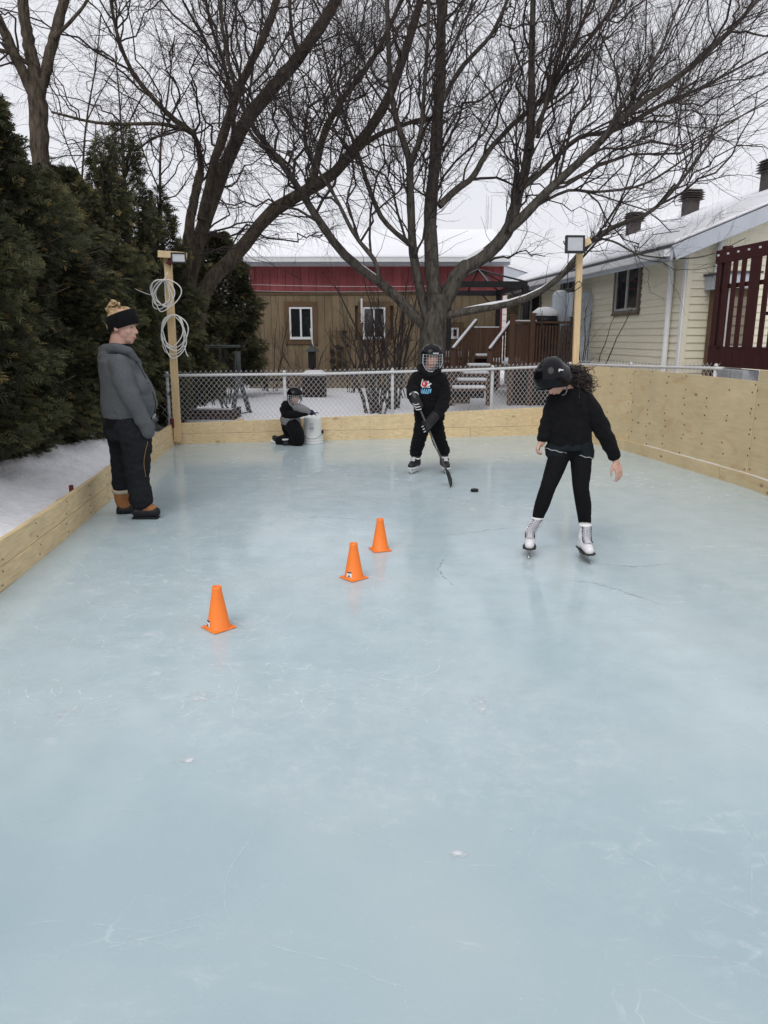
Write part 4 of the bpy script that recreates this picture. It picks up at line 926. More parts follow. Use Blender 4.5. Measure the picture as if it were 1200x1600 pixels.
def snow_on(parent, P, R, i0, i1, frac=.62, th=.45):
    """strip of snow lying along the upper side of a limb"""
    p = P[i0:i1].copy(); r = R[i0:i1]; k = len(p); e = np.sin(np.linspace(.15, np.pi - .15, k))
    jit = 1 + .35 * RNG.normal(size=k)
    q = p + np.array((0, 0, 1)) * (r * .86)[:, None]; T = np.gradient(p, axis=0); T /= np.linalg.norm(T, axis=1, keepdims=True)
    A = np.cross(T, (0, 0, 1.)); A /= np.linalg.norm(A, axis=1, keepdims=True)
    V = []
    for a in np.linspace(0, 2 * np.pi, 8, endpoint=False):
        V.append(q + A * (np.cos(a) * r * frac * e * np.clip(jit, .5, 1.6))[:, None] + np.array((0, 0, 1.)) * (np.sin(a) * r * th * e * np.clip(jit, .4, 1.7))[:, None])
    V = np.stack(V, 1).reshape(-1, 3); S_ = 8
    Fq = np.array([(j * S_ + i, j * S_ + (i + 1) % S_, (j + 1) * S_ + (i + 1) % S_, (j + 1) * S_ + i) for j in range(k - 1) for i in range(S_)])
    fast_mesh('snow_cap', V, Fq, M_snow, parent)

YC = 12.7
C_ = [limb([(676, 648), (675, 600), (674, 550), (677, 505), (682, 465)], 62, 50, YC),
      limb([(681, 490), (674, 400), (673, 330), (681, 240), (688, 120), (690, 20), (694, -120)], 44, 20, YC, depth=.5),
      limb([(670, 515), (655, 450), (645, 390), (641, 320), (640, 255), (628, 215), (613, 160), (607, 80), (603, -90)], 27, 9, YC, depth=-.6),
      limb([(668, 515), (610, 455), (545, 405), (505, 355), (470, 300), (440, 255), (400, 205), (372, 150), (350, 60), (342, -60)], 27, 5, YC, depth=-1.2),
      limb([(690, 480), (718, 425), (755, 400), (790, 365), (803, 330), (812, 295), (826, 235), (830, 150), (831, 60), (836, -90)], 42, 12, YC, depth=.3),
      limb([(795, 360), (830, 325), (870, 285), (930, 230), (990, 170), (1060, 120), (1130, 60), (1210, -30)], 24, 8, YC, depth=-1.0),
      limb([(812, 298), (850, 265), (905, 215), (960, 205), (1030, 165), (1100, 135), (1220, 70)], 14, 5, YC, depth=.8),
      limb([(686, 322), (715, 295), (740, 275), (760, 240), (800, 195), (850, 150), (900, 60), (945, -60)], 20, 8, YC, depth=.7),
      limb([(685, 170), (715, 115), (740, 85), (770, 50), (800, -20), (815, -80)], 13, 6, YC, depth=-.6),
      limb([(688, 495), (740, 484), (790, 476), (840, 458), (878, 430), (900, 403), (930, 372), (970, 350), (1010, 335), (1050, 300), (1085, 255), (1115, 215)], 22, 5, YC, depth=-2.0),
      limb([(826, 235), (838, 200), (870, 130), (905, 80), (950, 20), (985, -80)], 13, 6, YC, depth=1.0),
      limb([(800, 345), (880, 300), (930, 300), (1000, 290), (1060, 255), (1130, 200), (1210, 150)], 9, 3, YC, depth=-1.5),
      limb([(592, 442), (587, 410), (560, 375), (545, 350), (525, 310), (500, 270), (480, 230), (455, 180), (452, 90)], 14, 4, YC - .4, depth=-.6),
      limb([(645, 385), (600, 345), (575, 290), (560, 240), (540, 190), (520, 140), (500, 50)], 13, 4, YC - .3, depth=.4),
      limb([(640, 253), (655, 215), (662, 150), (668, 60), (672, -60)], 12, 6, YC - .4, depth=-.5),
      limb([(930, 372), (960, 378), (1000, 398), (1060, 404), (1110, 398), (1165, 372)], 6, 2, YC - 1.2, depth=-.8),
      limb([(840, 215), (855, 150), (880, 60), (900, -60)], 10, 5, YC, depth=.6),
      limb([(940, 222), (980, 150), (1030, 80), (1080, -40)], 9, 4, YC - .5, depth=-.6)]
tC = bare_tree('bare_tree', (*C_[0][0][0][:2], .1), 'large bare maple with many spreading limbs right behind the fence', C_, 11, M_bark, M_twig, dens={9: .35, 15: .3, 11: .8, 10: .55, 16: .5, 17: .7, 7: .75, 4: .8, 8: .7}, l1=3.9, l2=9.0, l3=7.5, up=.40, L1=(1.0, 3.2), side=(.16, 0, .12), trunk_limbs=1, l4=.8, thick=.88)
for li, a, b in ((3, 2, 7), (9, 1, 9), (4, 2, 6), (5, 1, 4)): snow_on(tC, *C_[li], a, b)

YB = 13.4
B_ = [limb([(290, 640), (292, 580), (298, 530), (304, 488)], 52, 58, YB),
      limb([(297, 505), (298, 430), (313, 367), (350, 260), (393, 180), (447, 113), (500, 45), (545, -40)], 46, 28, YB, depth=.4),
      limb([(316, 345), (335, 260), (347, 220), (368, 153), (387, 110), (420, 40), (445, -50)], 32, 20, YB, depth=1.0),
      limb([(292, 420), (293, 380), (304, 313), (314, 268)], 34, 24, YB - .3, depth=-.2),
      limb([(313, 285), (312, 250), (304, 212), (277, 199), (240, 193), (160, 193), (80, 175)], 17, 6, YB - .4, depth=-1.4),
      limb([(300, 207), (264, 180), (227, 140), (200, 100), (180, 40), (165, -50)], 15, 7, YB - .5, depth=-.4),
      limb([(304, 500), (325, 445), (377, 390), (430, 327), (510, 280), (550, 237), (597, 173), (627, 100), (655, 10), (668, -60)], 44, 14, YB, depth=.7),
      limb([(488, 296), (495, 255), (510, 200), (537, 153), (567, 113), (597, 67), (645, -40)], 24, 10, YB + .2, depth=.5),
      limb([(540, 248), (580, 217), (617, 200), (660, 186), (700, 190)], 18, 7, YB + .3, depth=.6),
      limb([(360, 240), (365, 180), (352, 110), (330, 40), (310, -60)], 13, 6, YB, depth=-.8),
      limb([(470, 95), (455, 40), (452, -60)], 14, 8, YB + .2, depth=-.3)]
tB = bare_tree('bare_tree', (*B_[0][0][0][:2], .1), 'thick brown tree with leaning trunks behind the left light post', B_, 23, M_barkB, M_twig, l1=3.0, l2=8.0, l3=8.0, up=.15, droop=.45, L1=(1.0, 2.6), trunk_limbs=1, l4=.5, thick=.9)
snow_on(tB, *B_[6], 2, 14, .55, .30); snow_on(tB, *B_[3], 19, 22, .9, .7)
P, R = B_[1]; P2 = P + np.stack([-R * .75, -R * .2, R * 0], 1); snow_on(tB, P2, R * .55, 4, 14, .6, .8)

YA = 11.6
A_ = [limb([(70, 640), (70, 420), (66, 300), (62, 200), (58, 125)], 46, 44, YA),
      limb([(56, 155), (30, 100), (0, 35), (-45, -40)], 26, 18, YA, depth=-.4), limb([(58, 130), (44, 60), (36, 0), (28, -90)], 34, 26, YA, depth=.2),
      limb([(66, 135), (82, 70), (100, 0), (118, -80)], 27, 21, YA, depth=.3), limb([(52, 105), (20, 85), (-30, 70)], 11, 7, YA, depth=-.5),
      limb([(84, 60), (130, 10), (170, -60)], 9, 5, YA, depth=.4)]
bare_tree('bare_tree', (*A_[0][0][0][:2], .3), 'bare trunk forking three ways above the hedge at the upper left', A_, 31, M_barkB, M_twig, l1=2.6, l2=7.0, l3=7.0, up=.15, droop=.4, L1=(.8, 2.4), trunk_limbs=1, l4=.3, thick=.9)
# thin saplings in and behind the hedge
for k, (pts, w0, lab) in enumerate((([(200, 420), (196, 300), (190, 215), (186, 150), (180, 80)], 7, 'slim bare sapling rising out of the hedge near the middle'), ([(255, 420), (250, 300), (252, 215), (262, 150), (272, 60)], 8, 'slim bare sapling rising at the right end of the hedge'), ([(120, 400), (128, 280), (135, 190), (150, 100), (158, 20)], 7, 'slim bare sapling right of the forked trunk'))):
    L_ = [limb(pts, w0, 3, 12.2 + .5 * k), limb([pts[2], (pts[2][0] + 25, pts[2][1] - 50), (pts[2][0] + 60, pts[2][1] - 110)], 4, 2, 12.2 + .5 * k), limb([pts[1], (pts[1][0] - 25, pts[1][1] - 60), (pts[1][0] - 50, pts[1][1] - 150)], 4, 2, 12.2 + .5 * k, depth=-.5)]
    bare_tree('sapling', (*L_[0][0][0][:2], .3), lab, L_, 40 + k, M_barkB, M_twig, l1=3.2, l2=7, l3=6, up=.1, droop=.5, L1=(.6, 1.7), thick=.8)

# ---- bare shrubs
def shrub(base, h, spread, n, seed, label, material, l2=5, l3=5, rad=.014, bias=(0, 0)):
    rng = np.random.default_rng(seed); t = thing('bare_shrub', base, label, 'shrub', 'bare shrubs in the yard')
    P = []; R = []
    for i in range(n):
        a = rng.uniform(0, 2 * np.pi); s = spread * rng.uniform(.2, 1); hh_ = h * rng.uniform(.7, 1.05); b = np.array(base) + np.array((.06 * math.cos(a), .06 * math.sin(a), -.05)) * (1 + 2 * rng.random())
        pts = [b, b + np.array((s * .25 * math.cos(a) + bias[0] * .2, s * .25 * math.sin(a), hh_ * .35)), b + np.array((s * .65 * math.cos(a) + bias[0] * .6, s * .65 * math.sin(a), hh_ * .72)), b + np.array((s * math.cos(a) + bias[0], s * math.sin(a), hh_))]
        P.append(catmull(pts, 10) + rng.normal(size=(10, 3)) * .012); R.append(rad * rng.uniform(.7, 1.2) * np.linspace(1, .3, 10))
    P, R = np.array(P), np.array(R); B2, R2 = grow(P, R, l2, (.25 * h * .6, .55 * h * .6), (18, 50), rng, .25, .25, rad * .5, .6, 7, .12); B3, R3 = grow(B2, R2, l3, (.1, .3), (20, 55), rng, .2, .1, .004, .6, 4, .12)
    V = []; Fq = []; o = 0
    for B, r, sd in ((P, R, 6), (B2, R2, 4), (B3, R3, 3)):
        v, f = tube_arrays(B, r, sd); V.append(v); Fq.append(f + o); o += len(v)
    fast_mesh('branches', np.vstack(V), np.vstack(Fq), material, t); return t
def gp(px_, Y, z=.1): p = at(px_, 600, Y); p[2] = z; return p
shrub(gp(425, 19.0), 2.1, .9, 9, 1, 'bare fan shaped shrub against the tan garage wall, left window side', M_twig)
s1 = shrub(gp(586, 13.6), 1.75, 1.0, 14, 2, 'multi stemmed bare bush just behind the fence left of the boy', M_twig, rad=.030)
shrub(gp(613, 14.4), 2.5, 1.2, 10, 3, 'tall dark bare bush beside the trunk of the big maple', M_twig, rad=.026)
shrub(gp(545, 18.5), 2.3, 1.0, 7, 4, 'bare shrub in front of the trellis', M_twig)
shrub(gp(345, 15.4), 1.5, .6, 12, 12, 'dark bare shrub left of the garage corner', M_twig)
shrub(gp(480, 18.9), 1.5, 1.1, 6, 5, 'low bare shrub under the left garage window', M_twigred)
shrub(gp(645, 17.0), 2.4, 1.1, 9, 6, 'reddish bare bush filling the space behind the big trunk', M_twigred)
shrub(gp(718, 17.8), 2.0, .8, 8, 7, 'reddish bare bush between the big trunk and the stairs', M_twigred)
shrub(np.array((X(925, 13.2), 13.2, .2)), 2.0, .7, 10, 8, 'bare upright lilac bush against the cream siding', M_twig, l2=3, l3=2, bias=(.35, 0))
shrub(np.array((X(868, 14.2), 14.2, .2)), 2.1, .5, 8, 9, 'bare grey bush in front of the deck railing', M_twig, l2=4, l3=3)

# ================================================================ CEDARS
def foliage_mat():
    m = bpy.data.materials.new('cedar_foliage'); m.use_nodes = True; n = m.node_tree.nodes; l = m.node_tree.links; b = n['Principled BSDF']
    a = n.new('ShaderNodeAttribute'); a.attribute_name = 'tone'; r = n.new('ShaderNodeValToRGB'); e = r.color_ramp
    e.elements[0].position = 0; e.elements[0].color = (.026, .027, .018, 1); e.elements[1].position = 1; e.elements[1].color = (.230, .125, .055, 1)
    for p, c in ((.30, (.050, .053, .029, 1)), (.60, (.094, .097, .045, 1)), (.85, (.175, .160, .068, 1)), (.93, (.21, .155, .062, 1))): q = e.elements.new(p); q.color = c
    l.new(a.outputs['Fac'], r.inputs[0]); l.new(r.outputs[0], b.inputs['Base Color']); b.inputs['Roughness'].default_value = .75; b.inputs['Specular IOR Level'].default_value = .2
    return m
M_ced = foliage_mat()
def spray_template(rng):
    V = []; Fq = []
    def leaf(p, d, L, wd):
        nn = np.array((-d[1], d[0])); o = len(V); q = p + d * L
        for s in (p, p + d * L * .55 + nn * wd * .5, q, p + d * L * .55 - nn * wd * .5): V.append((*s, 0))
        Fq.extend([(o, o + 1, o + 2), (o, o + 2, o + 3)])
    leaf(np.array((0., 0.)), np.array((1., 0.)), 1.0, .10)
    for k, x in enumerate((.15, .38, .62)):
        for s in (1, -1):
            a = math.radians(48 - 16 * x + rng.uniform(-8, 8)) * s; leaf(np.array((x + .04 * s, 0.)), np.array((math.cos(a), math.sin(a))), (.48 - .34 * abs(x - .35)) * rng.uniform(.85, 1.15), .115)
    return np.array(V), np.array(Fq)
TPL = [spray_template(np.random.default_rng(q)) for q in range(4)]
PROTO_H, PROTO_R = 3.6, .85
def cedar_crown(seed, n, shape, size, ragged):
    rng = np.random.default_rng(seed); h, r = PROTO_H, PROTO_R
    u = .09 + .91 * rng.random(n) ** (1.1 + ragged); az = rng.uniform(0, 2 * np.pi, n)
    prof = lambda q: np.clip(np.minimum(1, (1.03 - q) / (1 - shape)) ** .85, .02, 1) * (0.80 + .20 * np.minimum(1, q / .12))
    nl = 60; la = rng.uniform(0, 2 * np.pi, nl); lu = rng.random(nl); la_ = rng.uniform(.4, 1, nl); lump = np.zeros(n)
    for k in range(nl):
        da = np.abs((az - la[k] + np.pi) % (2 * np.pi) - np.pi); lump = np.maximum(lump, la_[k] * np.exp(-(da / .34) ** 2 - ((u - lu[k] - .10 * (1 - da)) / .05) ** 2))
    if ragged > .3:
        keep = rng.random(n) < np.clip(1.25 - 1.1 * np.maximum(0, u - .35) / .65, .15, 1) * np.where(lump < .25, np.where(u > .5, .35, 1), 1); u, az, lump = u[keep], az[keep], lump[keep]; n = len(u)
    rr = r * prof(u) * (.62 + .55 * lump); fr = np.where(rng.random(n) < .75, rng.uniform(.80, 1.05, n), rng.uniform(.30, .85, n))
    pos = np.stack([np.cos(az) * rr * fr, np.sin(az) * rr * fr, u * h + (fr - .8) * .25], 1)
    D = np.stack([np.cos(az), np.sin(az), rng.uniform(-.7, .9, n) + .6 * u], 1) + rng.normal(size=(n, 3)) * .42; D /= np.linalg.norm(D, axis=1, keepdims=True)
    q = rng.normal(size=(n, 3)); N_ = np.cross(D, q); N_ /= np.linalg.norm(N_, axis=1, keepdims=True); E_ = np.cross(N_, D)
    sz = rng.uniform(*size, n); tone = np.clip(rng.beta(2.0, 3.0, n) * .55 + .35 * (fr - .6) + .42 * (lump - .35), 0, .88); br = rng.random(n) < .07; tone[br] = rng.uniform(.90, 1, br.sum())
    Vs = []; Fs = []; As = []; o = 0
    for k in range(4):
        s_ = np.arange(n) % 4 == k; tv, tf = TPL[k]; c = int(s_.sum()); curl = -.25 * tv[:, 0] ** 2
        v = pos[s_][:, None] + sz[s_][:, None, None] * (tv[None, :, 0:1] * D[s_][:, None] + tv[None, :, 1:2] * E_[s_][:, None] + curl[None, :, None] * np.array((0, 0, 1.)))
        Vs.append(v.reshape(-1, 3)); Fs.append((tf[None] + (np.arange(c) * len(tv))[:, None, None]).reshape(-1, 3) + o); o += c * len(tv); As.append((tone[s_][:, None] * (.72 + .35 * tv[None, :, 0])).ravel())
    ob = fast_mesh('crown', np.vstack(Vs), np.vstack(Fs), M_ced, None, smooth=False, attr=np.clip(np.concatenate(As), 0, 1)); me = ob.data; bpy.data.objects.remove(ob)
    m = MB(); z = np.array((0., 0, 0)); m.tube(catmull([z - (0, 0, .2), z + (.05, 0, h * .35), z + (-.04, .03, h * .7), z + (0, 0, h * .97)], 12), np.linspace(.085, .012, 12), 8)
    for i in range(60):
        uu = rng.uniform(.1, .92); aa = rng.uniform(0, 6.28); L_ = r * float(prof(np.array(uu))) * .85; p0 = np.array((0, 0, uu * h)); m.tube([p0, p0 + np.array((math.cos(aa) * L_ * .5, math.sin(aa) * L_ * .5, .12)), p0 + np.array((math.cos(aa) * L_, math.sin(aa) * L_, .32))], [.016, .011, .004], 4)
    tk = m.build('trunk', M_barkB, smooth=True); mt = tk.data; bpy.data.objects.remove(tk); return me, mt
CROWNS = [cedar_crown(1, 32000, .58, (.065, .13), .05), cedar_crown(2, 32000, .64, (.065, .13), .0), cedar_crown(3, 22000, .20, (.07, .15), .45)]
def cedar(base, h, r, kind, yaw, label, group='cedars of the hedge'):
    base = tuple(float(q) for q in base); t = thing('cedar_tree', base, label, 'cedar', group)
    for nm, me in zip(('crown', 'trunk'), CROWNS[kind]):
        o = bpy.data.objects.new(nm, me); reg(o, t, base); o.scale = (1.06 * r / PROTO_R, 1.12 * r / PROTO_R, .96 * h / PROTO_H); o.rotation_euler = (.05 * math.sin(yaw * 3), .06 * math.cos(yaw * 2), yaw)
    return t
HEDGE = [(-3.66, 4.75, .35, 3.6, .82, 0, 'nearest cedar of the hedge, cut by the left edge of the photo'),
         (-3.70, 5.85, .35, 3.9, .86, 1, 'second cedar from the camera, olive tipped, at the left edge'),
         (-3.74, 6.9, .35, 3.6, .90, 0, 'cedar left of the woman with drooping sprays over the snow bank'),
         (-3.80, 7.9, .38, 2.8, .92, 1, 'shorter cedar directly behind the woman below the forked trunk'),
         (-3.96, 8.9, .38, 3.1, .92, 1, 'cedar behind the woman with a rounded top'),
         (-4.08, 9.9, .30, 3.4, .88, 0, 'cedar between the woman and the left post'),
         (-4.0, 10.8, .2, 4.1, .84, 2, 'tall thin topped cedar left of the left light post'),
         (-3.85, 11.7, .2, 4.5, .86, 2, 'tallest cedar of the hedge, see-through at the top'),
         (-3.62, 12.4, .2, 3.8, .84, 2, 'last cedar of the hedge, behind the left light post')]
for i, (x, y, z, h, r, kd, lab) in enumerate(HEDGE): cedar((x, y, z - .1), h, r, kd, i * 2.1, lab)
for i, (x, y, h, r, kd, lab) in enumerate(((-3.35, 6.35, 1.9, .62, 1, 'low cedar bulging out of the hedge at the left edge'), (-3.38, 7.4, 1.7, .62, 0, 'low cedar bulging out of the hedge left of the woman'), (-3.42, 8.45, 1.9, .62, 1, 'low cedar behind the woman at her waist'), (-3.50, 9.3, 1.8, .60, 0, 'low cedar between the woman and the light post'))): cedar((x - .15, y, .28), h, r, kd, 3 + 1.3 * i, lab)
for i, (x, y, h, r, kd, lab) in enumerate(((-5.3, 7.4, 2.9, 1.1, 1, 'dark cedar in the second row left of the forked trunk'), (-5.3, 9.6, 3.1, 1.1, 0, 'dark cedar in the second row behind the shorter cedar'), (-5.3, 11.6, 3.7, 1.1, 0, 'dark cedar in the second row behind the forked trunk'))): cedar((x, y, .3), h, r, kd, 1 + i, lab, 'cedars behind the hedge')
q = at(345, 600, 17.5); cedar((q[0], 17.5, .1), at(335, 365, 17.5)[2], .95, 1, .7, 'dark rounded cedar between the thick brown tree and the garage', 'cedars behind the hedge')
q = at(300, 600, 16.5); cedar((q[0], 16.5, .1), 3.3, 1.0, 1, 2.7, 'dark cedar behind the base of the thick brown tree', 'cedars behind the hedge')
q = at(287, 640, 11.05); cedar((q[0] - .16, 11.05, .1), .9, .22, 1, 4.0, 'small cedar sprig pushed up against the fence by the left post', 'cedars behind the hedge')
# ================================================================ PEOPLE
def ball(m, c, r, R=None, seg=14):
    r = np.broadcast_to(np.asarray(r, float), (3,)); V = []; rings = seg // 2 + 1
    for i in range(1, rings):
        th = math.pi * i / rings
        for j in range(seg):
            ph_ = 2 * math.pi * j / seg; V.append((math.sin(th) * math.cos(ph_), math.sin(th) * math.sin(ph_), math.cos(th)))
    n_ = len(V); V += [(0, 0, 1), (0, 0, -1)]; V = np.array(V) * r
    if R is not None: V = V @ np.array(R).T
    f = [(i * seg + j, (i + 1) * seg + j, (i + 1) * seg + (j + 1) % seg, i * seg + (j + 1) % seg) for i in range(rings - 2) for j in range(seg)]
    f += [(n_, j, (j + 1) % seg) for j in range(seg)] + [(n_ + 1, (rings - 2) * seg + (j + 1) % seg, (rings - 2) * seg + j) for j in range(seg)]
    m.add(V + np.array(c), f)
def chain(m, pts, flat=1.0):
    """tapered limb through (point, radius) pairs"""
    for p, r in pts: ball(m, p, r)
    for (p, r), (q, s) in zip(pts, pts[1:]): m.tube([p, q], [r, s], 14)
def loft(m, rings, seg=28, R=None):
    """rings: (centre, rx, ry) horizontal ellipses, closed at both ends"""
    V = []; k = len(rings)
    for c, rx, ry in rings:
        for j in range(seg):
            a = 2 * math.pi * j / seg; V.append(np.array(c) + np.array((rx * math.cos(a), ry * math.sin(a), 0)))
    f = [(i * seg + j, i * seg + (j + 1) % seg, (i + 1) * seg + (j + 1) % seg, (i + 1) * seg + j) for i in range(k - 1) for j in range(seg)]
    f += [tuple(range(seg))[::-1], tuple((k - 1) * seg + j for j in range(seg))]; m.add(V, f)
def remesh(name, m, material, parent, voxel=.009, smooth=6, wrinkle=0.0, wfreq=14.0, wstretch=(1, 1, 2.2), origin=None, keep=None, fine=0.0):
    me = bpy.data.meshes.new('tmp'); me.from_pydata(np.vstack(m.v).tolist(), [], m.f)
    bm = bmesh.new(); bm.from_mesh(me); bmesh.ops.recalc_face_normals(bm, faces=bm.faces); bm.to_mesh(me); bm.free()
    o = bpy.data.objects.new('tmp', me); COL.objects.link(o)
    r = o.modifiers.new('r', 'REMESH'); r.mode = 'VOXEL'; r.voxel_size = voxel
    if smooth: s = o.modifiers.new('s', 'SMOOTH'); s.factor = .5; s.iterations = smooth
    dg = bpy.context.evaluated_depsgraph_get(); ev = o.evaluated_get(dg); res = bpy.data.meshes.new_from_object(ev, depsgraph=dg)
    bpy.data.objects.remove(o); bpy.data.meshes.remove(me)
    n_ = len(res.vertices); co = np.empty(n_ * 3, np.float32); res.vertices.foreach_get('co', co); co = co.reshape(-1, 3).astype(float)
    if wrinkle or fine:
        nr = np.empty(n_ * 3, np.float32); res.vertices.foreach_get('normal', nr); nr = nr.reshape(-1, 3)
        st = np.array(wstretch) * wfreq; d = np.empty(n_)
        for i in range(n_):
            x, y, z = co[i] * st; v = mnoise.noise(Vector((x, y, z))); d[i] = wrinkle * (1 - 2.2 * abs(v)) + (fine * mnoise.noise(Vector((x * 3, y * 3, z * 3))) if fine else 0)
        co += nr * d[:, None]
    org = origin if origin is not None else (ORIGIN[parent.name] if parent is not None else (0, 0, 0))
    res.vertices.foreach_set('co', (co - np.array(org)).astype(np.float32).ravel()); res.name = name
    res.materials.clear(); res.materials.append(material); res.polygons.foreach_set('use_smooth', [True] * len(res.polygons)); res.update()
    ob = bpy.data.objects.new(name, res); reg(ob, parent, org); return ob

class Fig:
    def __init__(s, Y): s.Y = Y; s.k = Y / F_PX * .98
    def p(s, x, y, dy=0.0): return at(x, y, s.Y + dy)
    def ch(s, m, pts): chain(m, [(s.p(q[0], q[1], q[2]), q[3] * s.k) for q in pts])
    def lo(s, m, rings): loft(m, [(s.p(q[0], q[1], q[2]), q[3] * s.k, q[4] * s.k) for q in rings])
    def b(s, m, x, y, dy, rx, ry, rz, R=None): ball(m, s.p(x, y, dy), np.array((rx, ry, rz)) * s.k, R)

def head_shape(m, c, u, R):
    """skull, face, jaw, nose, lips and ears; u = half the head's height, face looks along local -Y"""
    L = lambda x, y, z: np.array(c) + np.array(R) @ (np.array((x, y, z)) * u)
    e = lambda x, y, z, rx, ry, rz: ball(m, L(x, y, z), np.array((rx, ry, rz)) * u, R)
    e(0, .14, .22, .64, .80, .76); e(0, -.12, -.22, .55, .60, .66); e(0, -.30, -.62, .36, .36, .30); e(0, -.46, -.76, .17, .16, .16)
    for s in (-1, 1): e(s * .30, -.42, -.22, .20, .22, .20); e(s * .67, .08, -.08, .08, .17, .25); e(s * .26, -.57, .17, .22, .10, .07)
    chain(m, [(L(0, -.64, .06), .065 * u), (L(0, -.76, -.15), .085 * u), (L(0, -.80, -.23), .10 * u)]); e(0, -.68, -.27, .16, .10, .065)
    chain(m, [(L(-.17, -.62, -.47), .06 * u), (L(0, -.69, -.46), .08 * u), (L(.17, -.62, -.47), .06 * u)]); chain(m, [(L(-.13, -.61, -.56), .06 * u), (L(0, -.67, -.57), .08 * u), (L(.13, -.61, -.56), .06 * u)])
    return L
def face_bits(par, c, u, R, brow=(.05, .03, .02)):
    L = lambda x, y, z: np.array(c) + np.array(R) @ (np.array((x, y, z)) * u)
    for s in (-1, 1):
        m = MB(); ball(m, L(s * .24, -.60, .02), np.array((.095, .06, .05)) * u, R, 12); e = m.build('eye', mat('eye_white', (.34, .30, .27), .5), par, smooth=True)
        m = MB(); ball(m, L(s * .24, -.648, .02), np.array((.05, .022, .046)) * u, R, 10); m.build('iris', mat('iris', (.02, .015, .012), .2), e, smooth=True)
        MB().tube(catmull([L(s * .10, -.72, .18), L(s * .26, -.735, .22), L(s * .42, -.64, .17)], 6), .035 * u, 6).build('eyebrow', mat('brow', brow, .8), par, smooth=True)
    MB().tube(catmull([L(-.18, -.66, -.515), L(0, -.755, -.515), L(.18, -.66, -.515)], 8), np.array((.01, .04, .05, .05, .05, .05, .04, .01)) * u, 6).build('mouth', mat('lips', (.42, .16, .14), .5), par, smooth=True)
def hand_shape(m, wrist, tip, side, u, curl=.25, spread=1.0):
    """palm and five fingers from wrist towards tip; side = direction of the thumb; u = hand length"""
    w_, d = np.array(wrist, float), np.array(tip, float) - np.array(wrist, float); d /= np.linalg.norm(d)
    s = np.array(side, float); s -= d * np.dot(s, d); s /= np.linalg.norm(s); nn = np.cross(d, s)
    P = lambda a, b, c: w_ + (d * a + s * b + nn * c) * u
    loftpts = [(P(-.05, 0, 0), .14), (P(.12, 0, 0), .17), (P(.3, .0, 0), .19), (P(.44, .0, 0), .18)]
    for b in (-.13, -.045, .045, .13):
        chain(m, [(P(.02, b * .7, 0), .085 * u), (P(.25, b, 0), .085 * u), (P(.46, b * 1.1, 0), .075 * u)])
    for b, L, r in ((-.165, .36, .044), (-.055, .46, .050), (.055, .50, .052), (.165, .45, .050)):
        q = [P(.46, b, 0)]; a = 0.0
        dirv = d + s * b * .9 * spread; dirv /= np.linalg.norm(dirv)
        for k, fr in enumerate((.45, .30, .25)):
            a += curl * (1.0 + .5 * k); q.append(q[-1] + (dirv * math.cos(a) + nn * math.sin(a)) * L * fr * u)
        chain(m, [(x, r * u * (1 - .10 * i)) for i, x in enumerate(q)])
    chain(m, [(P(.10, .16, .02), .075 * u), (P(.28, .30, .08), .062 * u), (P(.44, .36, .12), .054 * u), (P(.54, .36, .15), .045 * u)])

M_skin = mat('skin', (.56, .33, .26), .5, .35, .07, 25); M_skin2 = mat('skin_rosy', (.58, .31, .24), .5, .35, .08, 25)
M_blk = mat('black_cotton', (.0075, .0075, .0085), .95, .10, .25, 30, .25, 160, sheen=.03)
M_blk2 = mat('black_leggings', (.0065, .0065, .0075), .9, .15, .2, 30, .1, 200)
M_grey = mat('heather_grey', (.105, .112, .120), .95, .1, .22, 140, .5, 190, detail=3, sheen=.05)
M_jean = mat('charcoal_denim', (.016, .017, .020), .92, .12, .3, 30, .3, 160)
M_denim = mat('dark_denim', (.013, .017, .020), .9, .1, .3, 60, .3, 180)
M_tanl = mat('tan_leather', (.30, .125, .045), .65, .3, .2, 20, .2, 80)
M_white = mat('white_leather', (.72, .71, .74), .45, .4, .06, 15, .1, 60)
M_steel = mat('steel', (.35, .36, .37), .25, .6, .1, 20, metallic=.9)
M_gloss = mat('glossy_black_shell', (.004, .004, .006), .12, .20, .15, 10)
M_wire = mat('cage_wire', (.55, .57, .60), .4, .5, .1, 30, metallic=.2)
M_lace = mat('lace_white', (.66, .66, .68), .8, .1, .08, 40)

# ---------------------------------------------------------------- woman at the left boards
f = Fig(6.08); k = f.k
wo = thing('person', (*gnd(208, 806)[:2], 0), 'woman in grey hoodie and black headband standing on the ice by the hedge', 'person', 'people on the rink')
Rz = np.array(Matrix.Rotation(math.radians(82), 3, 'Z') @ Matrix.Rotation(math.radians(7), 3, 'X')); hc = f.p(192.5, 510); hu = 27.5 * k
m = MB(); head_shape(m, hc, hu, Rz); f.ch(m, [(188, 525, 0, 14), (185, 545, 0, 15), (186, 565, 0, 18)]); f.lo(m, [(188, 560, 0, 22, 30), (196, 600, 0, 30, 34), (199, 650, 0, 32, 36), (199, 675, 0, 28, 32)])
for s in (-1, 1): f.ch(m, [(188, 568, s * .17, 10), (203, 616, s * .19, 9), (226, 664, s * .16, 7), (228, 670, s * .15, 6)])
f.ch(m, [(206, 675, -.09, 17), (211, 730, -.09, 13), (218, 785, -.09, 8)]); f.ch(m, [(190, 675, .09, 16), (189, 730, .1, 12), (192, 785, .09, 7)])
bd = remesh('body', m, M_skin, wo, .0065, 3); face_bits(bd, hc, hu, Rz, (.25, .15, .06))
m = MB(); f.lo(m, [(187, 553, 0, 22, 32), (187, 564, 0, 30, 42), (189, 578, 0, 31, 43), (197, 600, 0, 38, 42), (201, 620, 0, 42, 42), (202, 636, 0, 42, 42), (201, 647, 0, 39, 40)])
